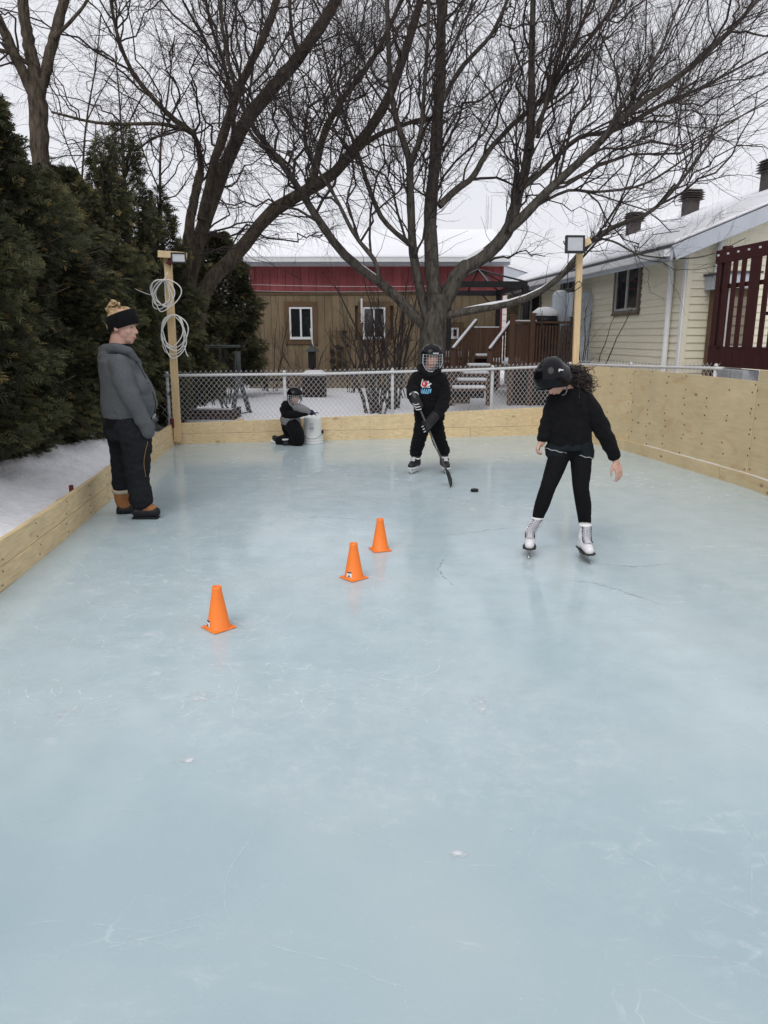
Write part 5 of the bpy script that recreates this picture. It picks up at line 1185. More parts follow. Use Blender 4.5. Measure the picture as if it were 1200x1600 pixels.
f.b(m, 219, 604, -.08, 15, 18, 19); f.b(m, 219, 604, .08, 15, 18, 19); f.b(m, 230, 631, 0, 14, 27, 15)
f.ch(m, [(186, 570, -.185, 16), (192, 592, -.215, 15.5), (203, 618, -.225, 14), (220, 650, -.19, 12.5), (230, 668, -.165, 11.5), (231, 673, -.16, 10.5)])
f.ch(m, [(188, 570, .185, 16), (205, 612, .225, 14), (216, 645, .18, 12), (219, 660, .14, 10)])
hoo = remesh('hoodie', m, M_grey, wo, .008, 10, .0058, 7.5, (1.5, 1, 1.15), fine=.0018)
m = MB(); f.lo(m, [(201, 641, 0, 38.5, 39.5), (201, 646, 0, 39.5, 40.5), (200.5, 652, 0, 38, 39)]); remesh('hem_band', m, M_grey, hoo, .008, 2, .001, 40, (3, 3, .3))
m = MB(); f.ch(m, [(229.5, 667, -.167, 11.2), (231.5, 675, -.16, 10.4)]); remesh('cuff', m, M_grey, hoo, .007, 1)
MB().tube(catmull([f.p(178, 562, -.235), f.p(175, 580, -.262), f.p(180, 598, -.268), f.p(190, 606, -.262)], 12), .0022, 5).build('armhole_fold_shade', M_jean, hoo)  # dark line that paints in the shaded fold at the armhole
m = MB()
ring = [(163, 548, 0, 9), (168, 546, .08, 9), (183, 544, .14, 8), (202, 549, .11, 6), (213, 564, .05, 5)]
for s in (-1, 1): f.ch(m, [(x, y, dy * s, r) for x, y, dy, r in ring])
f.b(m, 168, 563, 0, 13, 26, 15); f.ch(m, [(164, 556, -.09, 10), (176, 568, -.13, 8), (192, 562, -.16, 6)]); f.ch(m, [(164, 556, .09, 10), (176, 568, .13, 8), (192, 562, .16, 6)])
remesh('hood', m, M_grey, wo, .008, 4, .004, 12.0)
m = MB(); f.lo(m, [(187, 537, 0, 16.5, 17), (188, 545, 0, 21, 23), (188, 556, 0, 24, 28)]); remesh('collar', m, M_blk, wo, .008, 2)
for yy in (0, 1):
    m = MB().tube(catmull([f.p(210, 560, -.075), f.p(222, 580, -.09), f.p(232, 600, -.10)], 10), .0032, 6) if yy == 0 else MB().tube(catmull([f.p(238, 612, -.155), f.p(243, 630, -.13), f.p(241, 646, -.10)], 10), .0035, 6)
    m.build('drawstring' if yy == 0 else 'pocket_seam', M_jean, wo, smooth=True)
m = MB(); f.lo(m, [(200, 636, 0, 37, 38), (200, 650, 0, 38, 39), (198, 664, 0, 36, 38), (198, 668, 0, 34, 36)]); remesh('shirt', m, M_blk, wo, .009, 4, .004, 10)
m = MB(); f.lo(m, [(198, 655, 0, 33, 36), (198, 672, 0, 35, 37), (201, 684, 0, 33, 36)])
f.ch(m, [(203, 664, -.07, 29), (210, 680, -.09, 26), (214, 700, -.095, 23), (214, 722, -.095, 20.5), (215, 748, -.095, 17.5), (219, 768, -.095, 17.5), (220, 780, -.095, 18.5)])
f.ch(m, [(195, 664, .07, 29), (191, 680, .09, 24), (190, 705, .10, 18), (190, 735, .10, 15.5), (190, 752, .10, 15), (190, 757, .10, 15)])
remesh('jeans', m, M_jean, wo, .009, 12, .008, 8.0, (1, 1, 2.0), fine=.0012)
MB().tube(catmull([f.p(231, 690, -.27), f.p(225, 720, -.27), f.p(228, 745, -.22)], 10), .002, 5).build('stitching', mat('thread', (.30, .16, .06), .8), wo)
for dy, pts, top, toe in ((-.10, None, (219, 792), (247, 801)), (.10, None, (191, 768), (205, 800))):
    near = dy < 0; m = MB(); base_y = 806 if near else 803
    x0, x1 = (207, 251) if near else (183, 212)
    f.ch(m, [(x0 + 6, base_y - 6, dy - .03, 8), (x0 + 20, base_y - 6, dy, 9.5), (x1 - 9, base_y - 6, dy, 9)]); f.ch(m, [(x0 + 6, base_y - 6, dy + .03, 8), (x0 + 20, base_y - 6, dy, 9.5), (x1 - 9, base_y - 6, dy, 9)])
    bo = remesh('boot', m, M_rubber, wo, .007, 3)
    co = np.empty(len(bo.data.vertices) * 3, np.float32); bo.data.vertices.foreach_get('co', co); co = co.reshape(-1, 3); co[:, 2] = np.maximum(co[:, 2], .001); bo.data.vertices.foreach_set('co', co.ravel())
    m = MB()
    if near: f.ch(m, [(x0 + 12, base_y - 14, dy, 10), (x0 + 26, base_y - 12, dy, 8.5), (x1 - 12, base_y - 10, dy, 7.5)])
    else: f.ch(m, [(190, 766, dy, 13), (191, 780, dy, 12), (194, 792, dy, 11), (202, 797, dy, 8)])
    remesh('boot_upper', m, M_tanl, bo, .007, 3, .002, 20)
    m = MB(); a, b_ = f.p(x0 + 1, base_y, dy), f.p(x1 - 3, base_y, dy); m.bar((a[0], a[1], .010), (b_[0], b_[1], .010), .080, .018); m.build('sole', M_rubber, bo, bevel=.006)
    if not near:
        m = MB(); c = f.p(190, 769, dy); m.lathe([(.068, -.008), (.076, 0), (.076, .02), (.066, .03)], c, 18); m.build('fur_trim', mat('cream_fleece', (.55, .48, .38), .95, .1, .1, 60, .8, 120), bo, smooth=True)
# headband and hair
m = MB(); sg = 36; Vb = []
for row, (dz, g_) in enumerate(((-11.5, 1.0), (-10, 1.06), (0, 1.10), (9.5, 1.04), (11, .94))):
    for j in range(sg):
        a = 2 * math.pi * j / sg; ca, sa = math.cos(a), math.sin(a)
        Vb.append(f.p(191, 501) + np.array((ca * 22.5 * k * g_ - dz * k * .22, sa * 19.5 * k * g_, dz * k + ca * 7.5 * k)))
m.add(Vb, [(r_ * sg + j, r_ * sg + (j + 1) % sg, (r_ + 1) * sg + (j + 1) % sg, (r_ + 1) * sg + j) for r_ in range(4) for j in range(sg)]); hb = m.build('headband', M_blk, wo, smooth=True, fix=False)
MB().box(f.p(171, 509, -.03), (.004, .012, .022)).build('tag', M_trimw, hb)
M_blond = mat('blond_hair', (.52, .37, .20), .55, .4, .45, 70, .8, 110, stretch=(1, 1, .4))
m = MB(); f.b(m, 188, 495, 0, 19, 16.5, 10.5); f.b(m, 179, 487, 0, 9, 9, 8); f.b(m, 173, 507, 0, 5, 13, 12)
ha = remesh('hair', m, M_blond, wo, .006, 2, .006, 26, (1, 1, 1))
m = MB()
rg = np.random.default_rng(5)
for i in range(16):
    c = f.p(178 + rg.normal() * 3.2, 480 + rg.normal() * 3.8, rg.normal() * .012); a0 = rg.uniform(0, 6.28); ax = rg.normal(size=3); Rm = np.array(Vector(ax).to_track_quat('Z', 'Y').to_matrix())
    pts = [c + Rm @ np.array((math.cos(a0 + t_) * .030, math.sin(a0 + t_) * .030, .006 * math.sin(3 * t_))) for t_ in np.linspace(0, 4.6, 14)]; m.tube(pts, .0085, 6)
m.build('bun', M_blond, ha, smooth=True)
m = MB(); bun_c = f.p(180, 484)
for i in range(70):        # hair swept up from the band to the bun
    a = 2 * math.pi * i / 150 + rg.normal() * .03; ca, sa = math.cos(a), math.sin(a); s_ = f.p(190.5, 496) + np.array((ca * 20.5 * k, sa * 17.5 * k, 6.5 * k * ca + 3 * k)); mid = s_ * .45 + bun_c * .55 + np.array((.0, sa * .02, .012 + .012 * ca)) + rg.normal(size=3) * .011 - np.array((0, 0, .012))
    m.tube(catmull([s_, mid, bun_c + rg.normal(size=3) * .012], 9), np.linspace(.0040, .0022, 9) * rg.uniform(.7, 1.3), 5, cap=False)
m.build('strands', mat('blond_strand', (.56, .41, .23), .5, .5, .45, 130), ha, smooth=True)
m = MB()
for i in range(60):
    a = rg.uniform(0, 6.28); s_ = f.p(190 + 16 * math.cos(a), 489 + rg.uniform(-3, 5), .07 * math.sin(a)); e_ = s_ + np.array((rg.normal() * .018, rg.normal() * .018, rg.uniform(0, .02))); m.tube(catmull([s_, (s_ + e_) / 2 + rg.normal(size=3) * .012, e_], 6), .0007, 3, cap=False)
m.build('flyaway_strands', M_blond, ha)
MB().tube([f.p(175, 480, -.045), f.p(180, 478, -.05), f.p(184, 476, -.03)], .004, 6).build('hair_tie', M_blk, ha)

# ---------------------------------------------------------------- helmet with optional cage
def helmet(par, c, u, R, cage=True, name='helmet', shell=None, back=.95):
    R = np.array(R); L = lambda x, y, z: np.array(c) + R @ (np.array((x, y, z)) * u); shell = shell or M_gloss
    V = []; sg, rn = 30, 13
    for i in range(rn):
        th = (i / (rn - 1)) * 1.0
        for j in range(sg):
            a = 2 * math.pi * j / sg; front = max(0, -math.sin(a)); low = -.62 if front < .35 else -.62 + (front - .35) / .65 * 1.02
            if front > .35: low = min(low, .34)
            phi = math.pi / 2 * (1 - th); z0 = 1.04 * math.sin(phi); rr = math.cos(phi) if i < 9 else 1.0
            if i < 9: phi = math.pi / 2 * (1 - i / 8); z = .30 + .72 * math.sin(phi); rr = math.cos(phi)
            else: z = .30 + (low - .30) * (i - 8) / 4; rr = 1.0 + (.03 if i == 12 else 0)
            ridge = 1 + .045 * math.cos(3 * a + math.pi / 2) * (1 if 2 < i < 9 else .3) + (.03 if i in (7, 8) else 0)
            V.append(L(.84 * rr * math.cos(a) * ridge, .12 + .96 * rr * math.sin(a) * ridge, z))
    m = MB(); m.add(V, [(i * sg + j, i * sg + (j + 1) % sg, (i + 1) * sg + (j + 1) % sg, (i + 1) * sg + j) for i in range(rn - 1) for j in range(sg)])
    h = m.build(name, shell, par, smooth=True, fix=False); s = h.modifiers.new('thick', 'SOLIDIFY'); s.thickness = .014; s.offset = -1
    m = MB()
    for s_ in (-.5, 0, .5): m.tube(catmull([L(s_ * .8, -.62, .78), L(s_, -.1, 1.07 - abs(s_) * .25), L(s_, .55, .98 - abs(s_) * .25)], 10), .035 * u, 6)
    m.build('ridge', M_gloss, h, smooth=True)
    m = MB(); m.tube(catmull([L(-.86, -.1, .30), L(-.62, -.72, .40), L(0, -.93, .44), L(.62, -.72, .40), L(.86, -.1, .30)], 20), .06 * u, 8); m.build('brim', M_gloss, h, smooth=True)
    for s_ in (-1, 1):
        m = MB(); ball(m, L(s_ * .84, .02, -.25), np.array((.10, .26, .30)) * u, R); m.build('ear_guard', M_gloss, h, smooth=True)
    MB().tube(catmull([L(-.78, -.05, -.5), L(-.45, -.45, -.98), L(0, -.55, -1.08), L(.45, -.45, -.98), L(.78, -.05, -.5)], 16), .05 * u, 6).build('chin_strap', mat('strap_grey', (.16, .16, .17), .8), h, smooth=True)
    if cage:
        m = MB()
        def W_(x, z): q = min(1, (x / .92) ** 2); zz = (z + .25) / .95; return L(x, -1.12 + .62 * q + .14 * zz * zz + (.12 if z < -.8 else 0), z)
        for z in (.32, .05, -.18, -.42, -.68, -.92, -1.12):
            wd = .88 if z > -.5 else .88 - (-.5 - z) * .75; m.tube([W_(x, z) for x in np.linspace(-wd, wd, 15)], .014 * u, 5)
        for x in (-.84, -.6, -.36, -.12, .12, .36, .6, .84):
            lo_ = -1.12 if abs(x) < .45 else (-.92 if abs(x) < .65 else -.55); m.tube([W_(x, z) for z in np.linspace(.34, lo_, 10)], .014 * u, 5)
        m.tube(catmull([W_(-.86, .34), W_(-.88, -.5), W_(-.42, -1.14), W_(0, -1.18), W_(.42, -1.14), W_(.88, -.5), W_(.86, .34)], 30), .034 * u, 6)
        m.build('face_cage', M_wire, h, smooth=True)
    return h, L

# ---------------------------------------------------------------- boy with the stick
f = Fig(8.14); k = f.k
bo_ = thing('person', (*gnd(672, 738)[:2], 0), 'boy in black hoodie and caged helmet holding a hockey stick in front of the maple', 'person', 'people on the rink')
Rb = np.array(Matrix.Rotation(math.radians(6), 3, 'Z') @ Matrix.Rotation(math.radians(6), 3, 'X')); hc = f.p(674.5, 558); hu = 17.2 * k
m = MB(); head_shape(m, hc, hu, Rb); f.ch(m, [(673, 568, .03, 9), (671, 582, .03, 10)]); f.lo(m, [(670, 585, 0, 16, 10), (670, 620, 0, 17, 11), (670, 660, 0, 17, 11)])
f.ch(m, [(652, 590, 0, 6), (645, 612, -.10, 5), (649, 632, -.22, 4)]); f.ch(m, [(690, 592, 0, 6), (693, 628, -.08, 5), (673, 655, -.24, 4)])
f.ch(m, [(660, 660, 0, 8), (653, 690, -.03, 6), (649, 722, 0, 5)]); f.ch(m, [(682, 660, 0, 8), (688, 690, -.03, 6), (694, 718, 0, 5)])
bd = remesh('body', m, M_skin2, bo_, .006, 2); face_bits(bd, hc, hu, Rb)
h, L = helmet(bo_, hc, hu, Rb)
m = MB()
for i, x in enumerate((-.02, .07, .16, .25, .34, .43)): m.box(L(x, -1.0 + .12 * x * x + .03, .46), (.055 * hu, .01, (.09 if i % 2 else .11) * hu), (0, 0, .1))
m.build('logo_mark', M_trimw, h)
m = MB(); f.lo(m, [(671, 579, .02, 15, 13), (670, 588, 0, 23, 15), (669, 600, 0, 24, 16), (669, 625, 0, 23, 16), (671, 648, 0, 24.5, 16), (671, 657, 0, 23.5, 15)])
f.ch(m, [(652, 591, 0, 10.5), (645, 604, -.05, 10), (644, 616, -.13, 9), (648, 627, -.21, 7)]); f.ch(m, [(689, 592, 0, 10.5), (694, 612, -.02, 10.5), (693, 632, -.10, 9.5), (683, 648, -.2, 7.5)])
ho = remesh('hoodie', m, M_blk, bo_, .009, 4, .006, 11.0, (1, 1, 2.2))
m = MB()
for s in (-1, 1): f.ch(m, [(672 + s * 3, 588, -.10, 4), (672 + s * 12, 580, -.06, 5), (671 + s * 14, 575, .05, 6), (671, 573, .12, 7)])
remesh('hood', m, M_blk, bo_, .008, 3, .003, 14)
# print on the chest, laid onto the cloth
bv = BVHTree.FromPolygons([tuple(np.array(v.co) + np.array(ORIGIN[ho.name])) for v in ho.data.vertices], [tuple(p.vertices) for p in ho.data.polygons])
def on_cloth(poly_px, name, material, parent, Y0, lift=.004):
    pts = []
    for x, y in poly_px:
        d = ray(x, y); o_ = np.array((0, 0, CAM_H)); hit_ = bv.ray_cast(Vector(o_), Vector(d / np.linalg.norm(d))); q = np.array(hit_[0]) if hit_[0] is not None else at(x, y, Y0); pts.append(q - d / np.linalg.norm(d) * lift)
    cc = np.mean(pts, 0); m = MB(); m.add([cc] + pts, [(0, i + 1, (i + 1) % len(pts) + 1) for i in range(len(pts))]); return m.build(name, material, parent)
P_w, P_r, P_b, P_n = mat('print_white', (.70, .72, .74), .8), mat('print_red', (.50, .045, .05), .8), mat('print_blue', (.18, .45, .66), .8), mat('print_navy', (.02, .03, .09), .8)
star = [(660 + 0.2, 592), (662.5, 596.5), (666, 595), (667.5, 597.5), (669, 594.5), (670.5, 598), (675, 599.5), (671, 602), (672, 606), (666, 605), (660, 606), (657.5, 602), (658.5, 597)]
on_cloth(star, 'chest_print', P_w, ho, f.Y - .12, .003); on_cloth([(663.5 + 4.6 * math.cos(a), 600 + 4.8 * math.sin(a)) for a in np.linspace(0, 6.28, 13)[:-1]], 'chest_print', P_r, ho, f.Y - .12, .0055)
on_cloth([(661.2, 598), (663, 597), (664, 600), (662, 602)], 'chest_print', P_w, ho, f.Y - .12, .008)
on_cloth([(656.5, 607), (661, 605.5), (668, 606.5), (674, 606), (674.5, 610), (671, 615.5), (665, 616.5), (659, 615), (656, 612)], 'chest_print', P_n, ho, f.Y - .12, .0045)
for qx in (657.5, 661, 664.2, 667.5, 671): on_cloth([(qx, 612.5), (qx + 2.0, 607.5), (qx + 3.2, 607.8), (qx + 2.0, 613.5), (qx + .9, 614.5)], 'chest_print', P_b, ho, f.Y - .12, .007)
for (a, b_) in (((659, 611), (673.5, 609.2)), ((658.5, 614), (670, 614.5))): on_cloth([(a[0], a[1] - .7), (b_[0], b_[1] - .7), (b_[0], b_[1] + .8), (a[0], a[1] + .8)], 'chest_print', P_b, ho, f.Y - .12, .0075)
m = MB(); f.lo(m, [(670, 650, 0, 21, 14), (670, 662, 0, 22, 14), (671, 668, 0, 21, 13)])
f.ch(m, [(660, 664, 0, 12.5), (654, 690, -.03, 11), (650, 702, 0, 10), (650, 706, 0, 10)]); f.ch(m, [(681, 664, 0, 12.5), (687, 690, -.03, 11), (692, 700, 0, 10), (693, 704, 0, 10)])
remesh('trousers', m, M_blk, bo_, .009, 3, .007, 10.0, (1, 1, 2.6))
# gloves closed round the shaft, each with five fingers
stick_top, stick_heel = f.p(646.5, 617, -.24), at(697.5, 735, 7.60)
sdir = (stick_heel - stick_top) / np.linalg.norm(stick_heel - stick_top)
def glove(tpos, wrist, par):
    c = stick_top + sdir * tpos; w_ = np.array(wrist); m = MB(); d = c - w_; d /= np.linalg.norm(d)
    chain(m, [(w_, .050), (w_ + d * .03, .054), (c - d * .035, .050)])
    side = np.cross(sdir, d); side /= np.linalg.norm(side)
    for i in range(4):
        b_ = c + sdir * (i - 1.5) * .026 - d * .02; pts = [b_ + side * .035, b_ + side * .030 + d * .042, b_ - side * .012 + d * .052, b_ - side * .035 + d * .022, b_ - side * .026 - d * .008]
        chain(m, [(q, r_) for q, r_ in zip(pts, (.017, .0165, .016, .0155, .014))])
    chain(m, [(c - sdir * .055 + side * .02, .018), (c - sdir * .06 + d * .035, .017), (c - sdir * .045 - side * .025 + d * .03, .015)])
    g_ = remesh('glove', m, mat('glove_black', (.014, .014, .018), .7, .3, .2, 20), par, .0055, 2)
    m = MB()
    for i in (0, 1, 2): m.tube(catmull([c + sdir * (i - 1) * .03 + side * .045 + d * .0, c + sdir * (i - 1) * .03 + side * .035 + d * .05, c + sdir * (i - 1) * .03 - side * .01 + d * .066], 8), .005, 5)
    m.build('glove_piping', M_lace, g_, smooth=True)
    R_ = np.array(Vector(d).to_track_quat('Z', 'Y').to_matrix()); m = MB(); m.lathe([(.052, -.012), (.060, 0), (.058, .014)], w_, 16, R=R_); m.build('glove_cuff', M_trimw if tpos < .3 else M_blk, g_, smooth=True)
glove(.10, f.p(646, 619, -.16), bo_); glove(.36, f.p(681, 648, -.22), bo_)
# hockey skates
def skate(par, ankle, toe_dir, u, upper, sole, hockey=True, lift=0.0, tilt=0.0, lace=True):
    """u = boot length; ankle = point at the top of the boot; the blade ends on the ice"""
    a = np.array(ankle, float); d = np.array((*toe_dir, 0.0)); d /= np.linalg.norm(d); s = np.array((-d[1], d[0], 0)); up = np.array((0, 0, 1.0))
    zs = .062 + lift; foot = np.array((a[0], a[1], zs)) + d * .0 + s * tilt
    P = lambda x, y, z: foot + d * x * u + s * y * u + up * z * u
    m = MB()
    ar = .052 if hockey else .038; fk = 1.0 if hockey else .86
    chain(m, [(a - up * ar * .8, ar), ((a + P(-.02, 0, .42)) / 2, ar), (P(-.05, 0, .36), ar), (P(-.14, 0, .16), .046 * fk)]); chain(m, [(P(-.12, 0, .16), .044 * fk), (P(.12, 0, .19), .043 * fk), (P(.36, 0, .15), .042 * fk), (P(.50, 0, .12), .036 * fk)]); chain(m, [(P(-.02, 0, .40), .050 * fk), (P(.15, 0, .24), .043 * fk)])
    b_ = remesh('skate_boot', m, upper, par, .006, 3)
    MB().prism([P(-.32, -.14, .0), P(-.1, -.15, .0), P(.25, -.20, .0), P(.52, -.19, .0), P(.66, -.08, .01), P(.66, .08, .01), P(.52, .19, .0), P(.25, .20, .0), P(-.1, .15, .0), P(-.32, .14, .0)], up * .045 * u * 1.0).build('sole', sole, b_, bevel=.004)
    zb_ = lambda q: np.array((q[0], q[1], .004))
    if hockey:
        m = MB(); m.prism([P(-.34, -.035, -.0), P(.62, -.035, .0), P(.56, -.03, -.18 * .25 / u - .03), P(-.30, -.03, -.18 * .25 / u - .03)], s * .07 * u); m.build('blade_holder', M_trimw, b_, bevel=.003)
    else:
        m = MB()
        for x in (-.22, .34): m.tube([P(x, 0, .0), P(x, 0, -.12)], .014, 8)
        m.build('stanchion', M_steel, b_)
    z0 = P(0, 0, 0)[2] - .034; h0 = np.array((0, 0, -(z0 - .003 - lift)))
    q = [P(-.36, 0, 0), P(.68, 0, 0)]
    q = [np.array((v[0], v[1], z0)) for v in q]
    pts = [q[0], q[1], q[1] + h0 * .55 + d * .006, q[1] + h0 - d * .03, q[0] + h0 + d * .02, q[0] + h0 * .5]; MB().prism([p_ - s * .002 for p_ in pts], s * .004).build('blade', M_steel, b_)
    if lace:
        F_ = lambda x, z: foot + d * x + up * z; e_ = 0 if hockey else -.005; tongue = [np.array(a) + d * (.052 + 2 * e_), (np.array(a) + F_(0, .112)) / 2 + d * (.052 + 2 * e_), F_(.056 + e_, .112 + e_), F_(.070 + e_, .090 + e_), F_(.098, .079 + e_)]; tp = catmull(tongue, 14); m = MB()
        nrm = np.array(d * .8 + up * .6)
        for i in range(13):
            p0 = tp[i] + nrm * .003; p1 = tp[i + 1] + nrm * .003; wd_ = .022
            for sg_ in (1, -1): m.tube(catmull([p0 + s * wd_ * sg_ - nrm * .010, (p0 + p1) / 2 + nrm * .006, p1 - s * wd_ * sg_ - nrm * .010], 5), .0027, 5)
        m.build('laces', M_lace if upper is not M_white else mat('lace_lilac', (.62, .61, .66), .8), b_, smooth=True)
        if upper is M_white:
            m = MB()
            for i in range(0, 13):
                for sg_ in (1, -1): ball(m, tp[i] + s * .030 * sg_ - nrm * .004, .0042, None, 6)
            m.build('eyelets', M_blk, b_)
    cr = .052 if hockey else .040
    m = MB(); m.lathe([(cr, -.006), (cr + .004, .002), (cr + .002, .012)], a, 16); m.build('boot_cuff', M_trimw, b_, smooth=True)
    return b_
skate(bo_, f.p(649.5, 716.5, -.01), (-.45, -.9), .245, mat('skate_black', (.013, .013, .016), .5, .4), M_trimw)
skate(bo_, f.p(694.5, 714.5, -.01), (.15, -1), .245, mat('skate_black', (.013, .013, .016), .5, .4), M_trimw)
st = thing('hockey_stick', (*stick_heel[:2], 0), "black hockey stick held in both of the boy's gloves", 'hockey stick')
MB().bar(stick_top - sdir * .02, stick_heel, .022, .030, (0, 1, 0)).build('shaft', mat('stick_black', (.013, .013, .015), .4, .5), st, bevel=.004)
MB().bar(stick_top + sdir * .50 + np.array((0, -.016, 0)), stick_heel - sdir * .25 + np.array((0, -.016, 0)), .006, .003).build('stripe', mat('stick_silver', (.45, .46, .47), .4), st)
MB().tube([stick_top - sdir * .035, stick_top + sdir * .05], .017, 8).build('grip_tape', mat('tape_grey', (.12, .12, .13), .9), st)
tip = gnd(701.5, 762); tip[2] = .012; V = []; n_ = 10
for i in range(n_):
    u_ = i / (n_ - 1); b_ = stick_heel + (tip - stick_heel) * u_; b_[0] += .02 * math.sin(u_ * 2.2); lo_ = stick_heel[2] * (1 - u_) ** 2.2 - .0; hgt = (.030 + .055 * min(1, u_ * 3)) * (1 - .45 * max(0, u_ - .75) / .25); z0 = max(.004, lo_ - .01)
    for sx in (-.006, .006): V += [(b_[0] + sx, b_[1], z0), (b_[0] + sx + .012 * u_, b_[1], z0 + hgt)]
fq = [(0, 1, 3, 2), tuple(4 * (n_ - 1) + q for q in (0, 2, 3, 1))]
for i in range(n_ - 1):
    a, b_ = 4 * i, 4 * i + 4; fq += [(a, b_, b_ + 1, a + 1), (a + 2, a + 3, b_ + 3, b_ + 2), (a + 1, b_ + 1, b_ + 3, a + 3), (a, a + 2, b_ + 2, b_)]
m = MB(); m.add(V, fq); m.build('blade', M_rubber, st, smooth=False, bevel=.003)
p = gnd(742, 769); m = MB(); m.lathe([(.034, .001), (.038, .004), (.038, .0225), (.034, .0255)], (0, 0, 0), 28)
o = m.build('puck', M_rubber, None); o.location = (p[0], p[1] + .03, 0); tag(o, 'black hockey puck lying on the ice', 'puck')

# ---------------------------------------------------------------- girl skating
f = Fig(4.96); k = f.k
gi = thing('person', (*gnd(872, 866)[:2], 0), 'girl in black sweater and white figure skates looking down at the ice', 'person', 'people on the rink')
Rg_ = np.array(Matrix.Rotation(math.radians(-42), 3, 'Z') @ Matrix.Rotation(math.radians(60), 3, 'X') @ Matrix.Rotation(math.radians(-16), 3, 'Y')); hc = f.p(863, 592, -.05); hu = 26.0 * k
m = MB(); head_shape(m, hc, hu, Rg_); f.ch(m, [(872, 596, .02, 13), (888, 614, .05, 13)]); f.lo(m, [(891, 622, .03, 22, 14), (890, 660, .03, 24, 15), (892, 700, .02, 27, 18)])
f.ch(m, [(866, 630, .03, 9), (856, 660, .0, 8), (847, 690, -.02, 5.5), (845, 694, -.02, 5)]); f.ch(m, [(918, 628, .03, 9), (938, 665, -.02, 8), (961, 716, -.05, 5.8), (963, 722, -.05, 5.4)])
hand_shape(m, f.p(844.5, 690, -.02), f.p(837, 708, -.04), (.25, 1, .1), .125, .62, .3); hand_shape(m, f.p(962.5, 721, -.05), f.p(970, 748, -.06), (-.9, -.55, 0), .150, .18, 1.1)
f.ch(m, [(876, 708, .02, 13), (855, 765, -.05, 9.5), (840, 812, .0, 7)]); f.ch(m, [(908, 708, .02, 13), (907, 762, -.05, 9.5), (914, 824, 0, 7)])
bd = remesh('body', m, M_skin, gi, .0048, 2); face_bits(bd, hc, hu, Rg_)
h, L = helmet(gi, hc, hu, Rg_, cage=False)
m = MB(); m.bar(L(.93, .10, .55), L(.93, .22, .22), .004, .035); m.build('logo_mark', M_trimw, h)
m = MB(); f.lo(m, [(887, 607, .03, 17, 15), (892, 615, .03, 27, 19), (892, 628, .03, 34, 22), (890, 650, .02, 33, 23), (889, 675, .01, 34.5, 24), (890, 690, .01, 35, 24), (890, 696, .01, 33.5, 23)])
f.ch(m, [(868, 627, .03, 13), (860, 645, .01, 12), (854, 665, 0, 10.5), (850, 678, -.015, 9.5), (848.5, 683, -.02, 9)]); f.ch(m, [(914, 625, .03, 15), (928, 645, .0, 14.5), (941, 671, -.03, 13), (952, 694, -.045, 11), (958, 707, -.05, 10), (959, 710, -.05, 9.8)])
remesh('sweater', m, M_blk, gi, .0085, 4, .008, 8.0, (1.4, 1, 1.5), fine=.0015)
m = MB(); f.lo(m, [(891, 686, .01, 33, 23), (892, 697, .01, 35.5, 24.5), (893, 702, .01, 35, 24)]); f.ch(m, [(874, 700, .01, 20), (871, 703, .01, 20)]); f.ch(m, [(909, 704, .01, 19), (910, 708, .01, 19)])
sh = remesh('shorts', m, M_denim, gi, .008, 2, .004, 12.0)
m = MB()
for cx, cy, rx in ((870.5, 703, 20), (910, 711, 19)): m.tube([f.p(cx, cy, .01) + np.array((math.cos(a) * rx * k, math.sin(a) * rx * k, (-math.cos(a) * 4 if cx < 890 else -math.cos(a) * 4) * k + .003 * math.sin(a * 9))) for a in np.linspace(0, 6.283, 40)], .0022, 4, cap=False)
m.build('frayed_hem', mat('frayed_white', (.45, .46, .47), .9), sh)
m = MB(); f.b(m, 892, 704, .02, 31, 21, 12)
f.ch(m, [(876, 706, .01, 17.5), (866, 735, -.02, 15.5), (856, 762, -.05, 12.5), (848, 785, -.03, 12.3), (841, 806, 0, 9.8)]); f.ch(m, [(908, 706, .01, 17.5), (908, 735, -.02, 16), (907.5, 762, -.05, 12.8), (911.5, 787, -.03, 12.8), (914, 818, 0, 10)])
remesh('leggings', m, M_blk2, gi, .008, 4, .0015, 14.0)
skate(gi, f.p(840, 810, 0), (-.22, -1), .235, M_white, mat('sole_dark', (.03, .025, .02), .5), False, tilt=-.045)
skate(gi, f.p(914.3, 821, -.12), (.05, -1), .235, M_white, mat('sole_dark', (.03, .025, .02), .5), False)
M_hair = mat('dark_curly_hair', (.020, .012, .010), .5, .5, .3, 60)
rg = np.random.default_rng(9); m = MB()
for i in range(320):
    s_ = f.p(880 + rg.normal() * 4, 588 + rg.normal() * 6, .02 + rg.normal() * .02); e_ = f.p(912 + rg.normal() * 9, 599 + rg.normal() * 10 + 5 * rg.random(), .06 + rg.normal() * .05)
    mid = (s_ + e_) / 2 + np.array((0, 0, .035)) + rg.normal(size=3) * .015; base_ = catmull([s_, mid, e_], 22); a0 = rg.uniform(0, 6.28); fr = rg.uniform(14, 24); am = np.linspace(.003, .017, 22)
    t_ = np.linspace(0, 1, 22); base_ += np.stack([np.cos(a0 + fr * t_) * am * .6, np.sin(a0 + fr * t_) * am, np.cos(a0 * 1.3 + fr * t_) * am], 1); m.tube(base_, np.linspace(.0034, .0020, 22), 4)
m.build('ponytail', M_hair, gi, smooth=True)
m = MB(); f.b(m, 888, 592, .03, 11, 9, 12); f.b(m, 901, 597, .05, 15, 12, 11); remesh('hair', m, M_hair, gi, .006, 2, .006, 30)

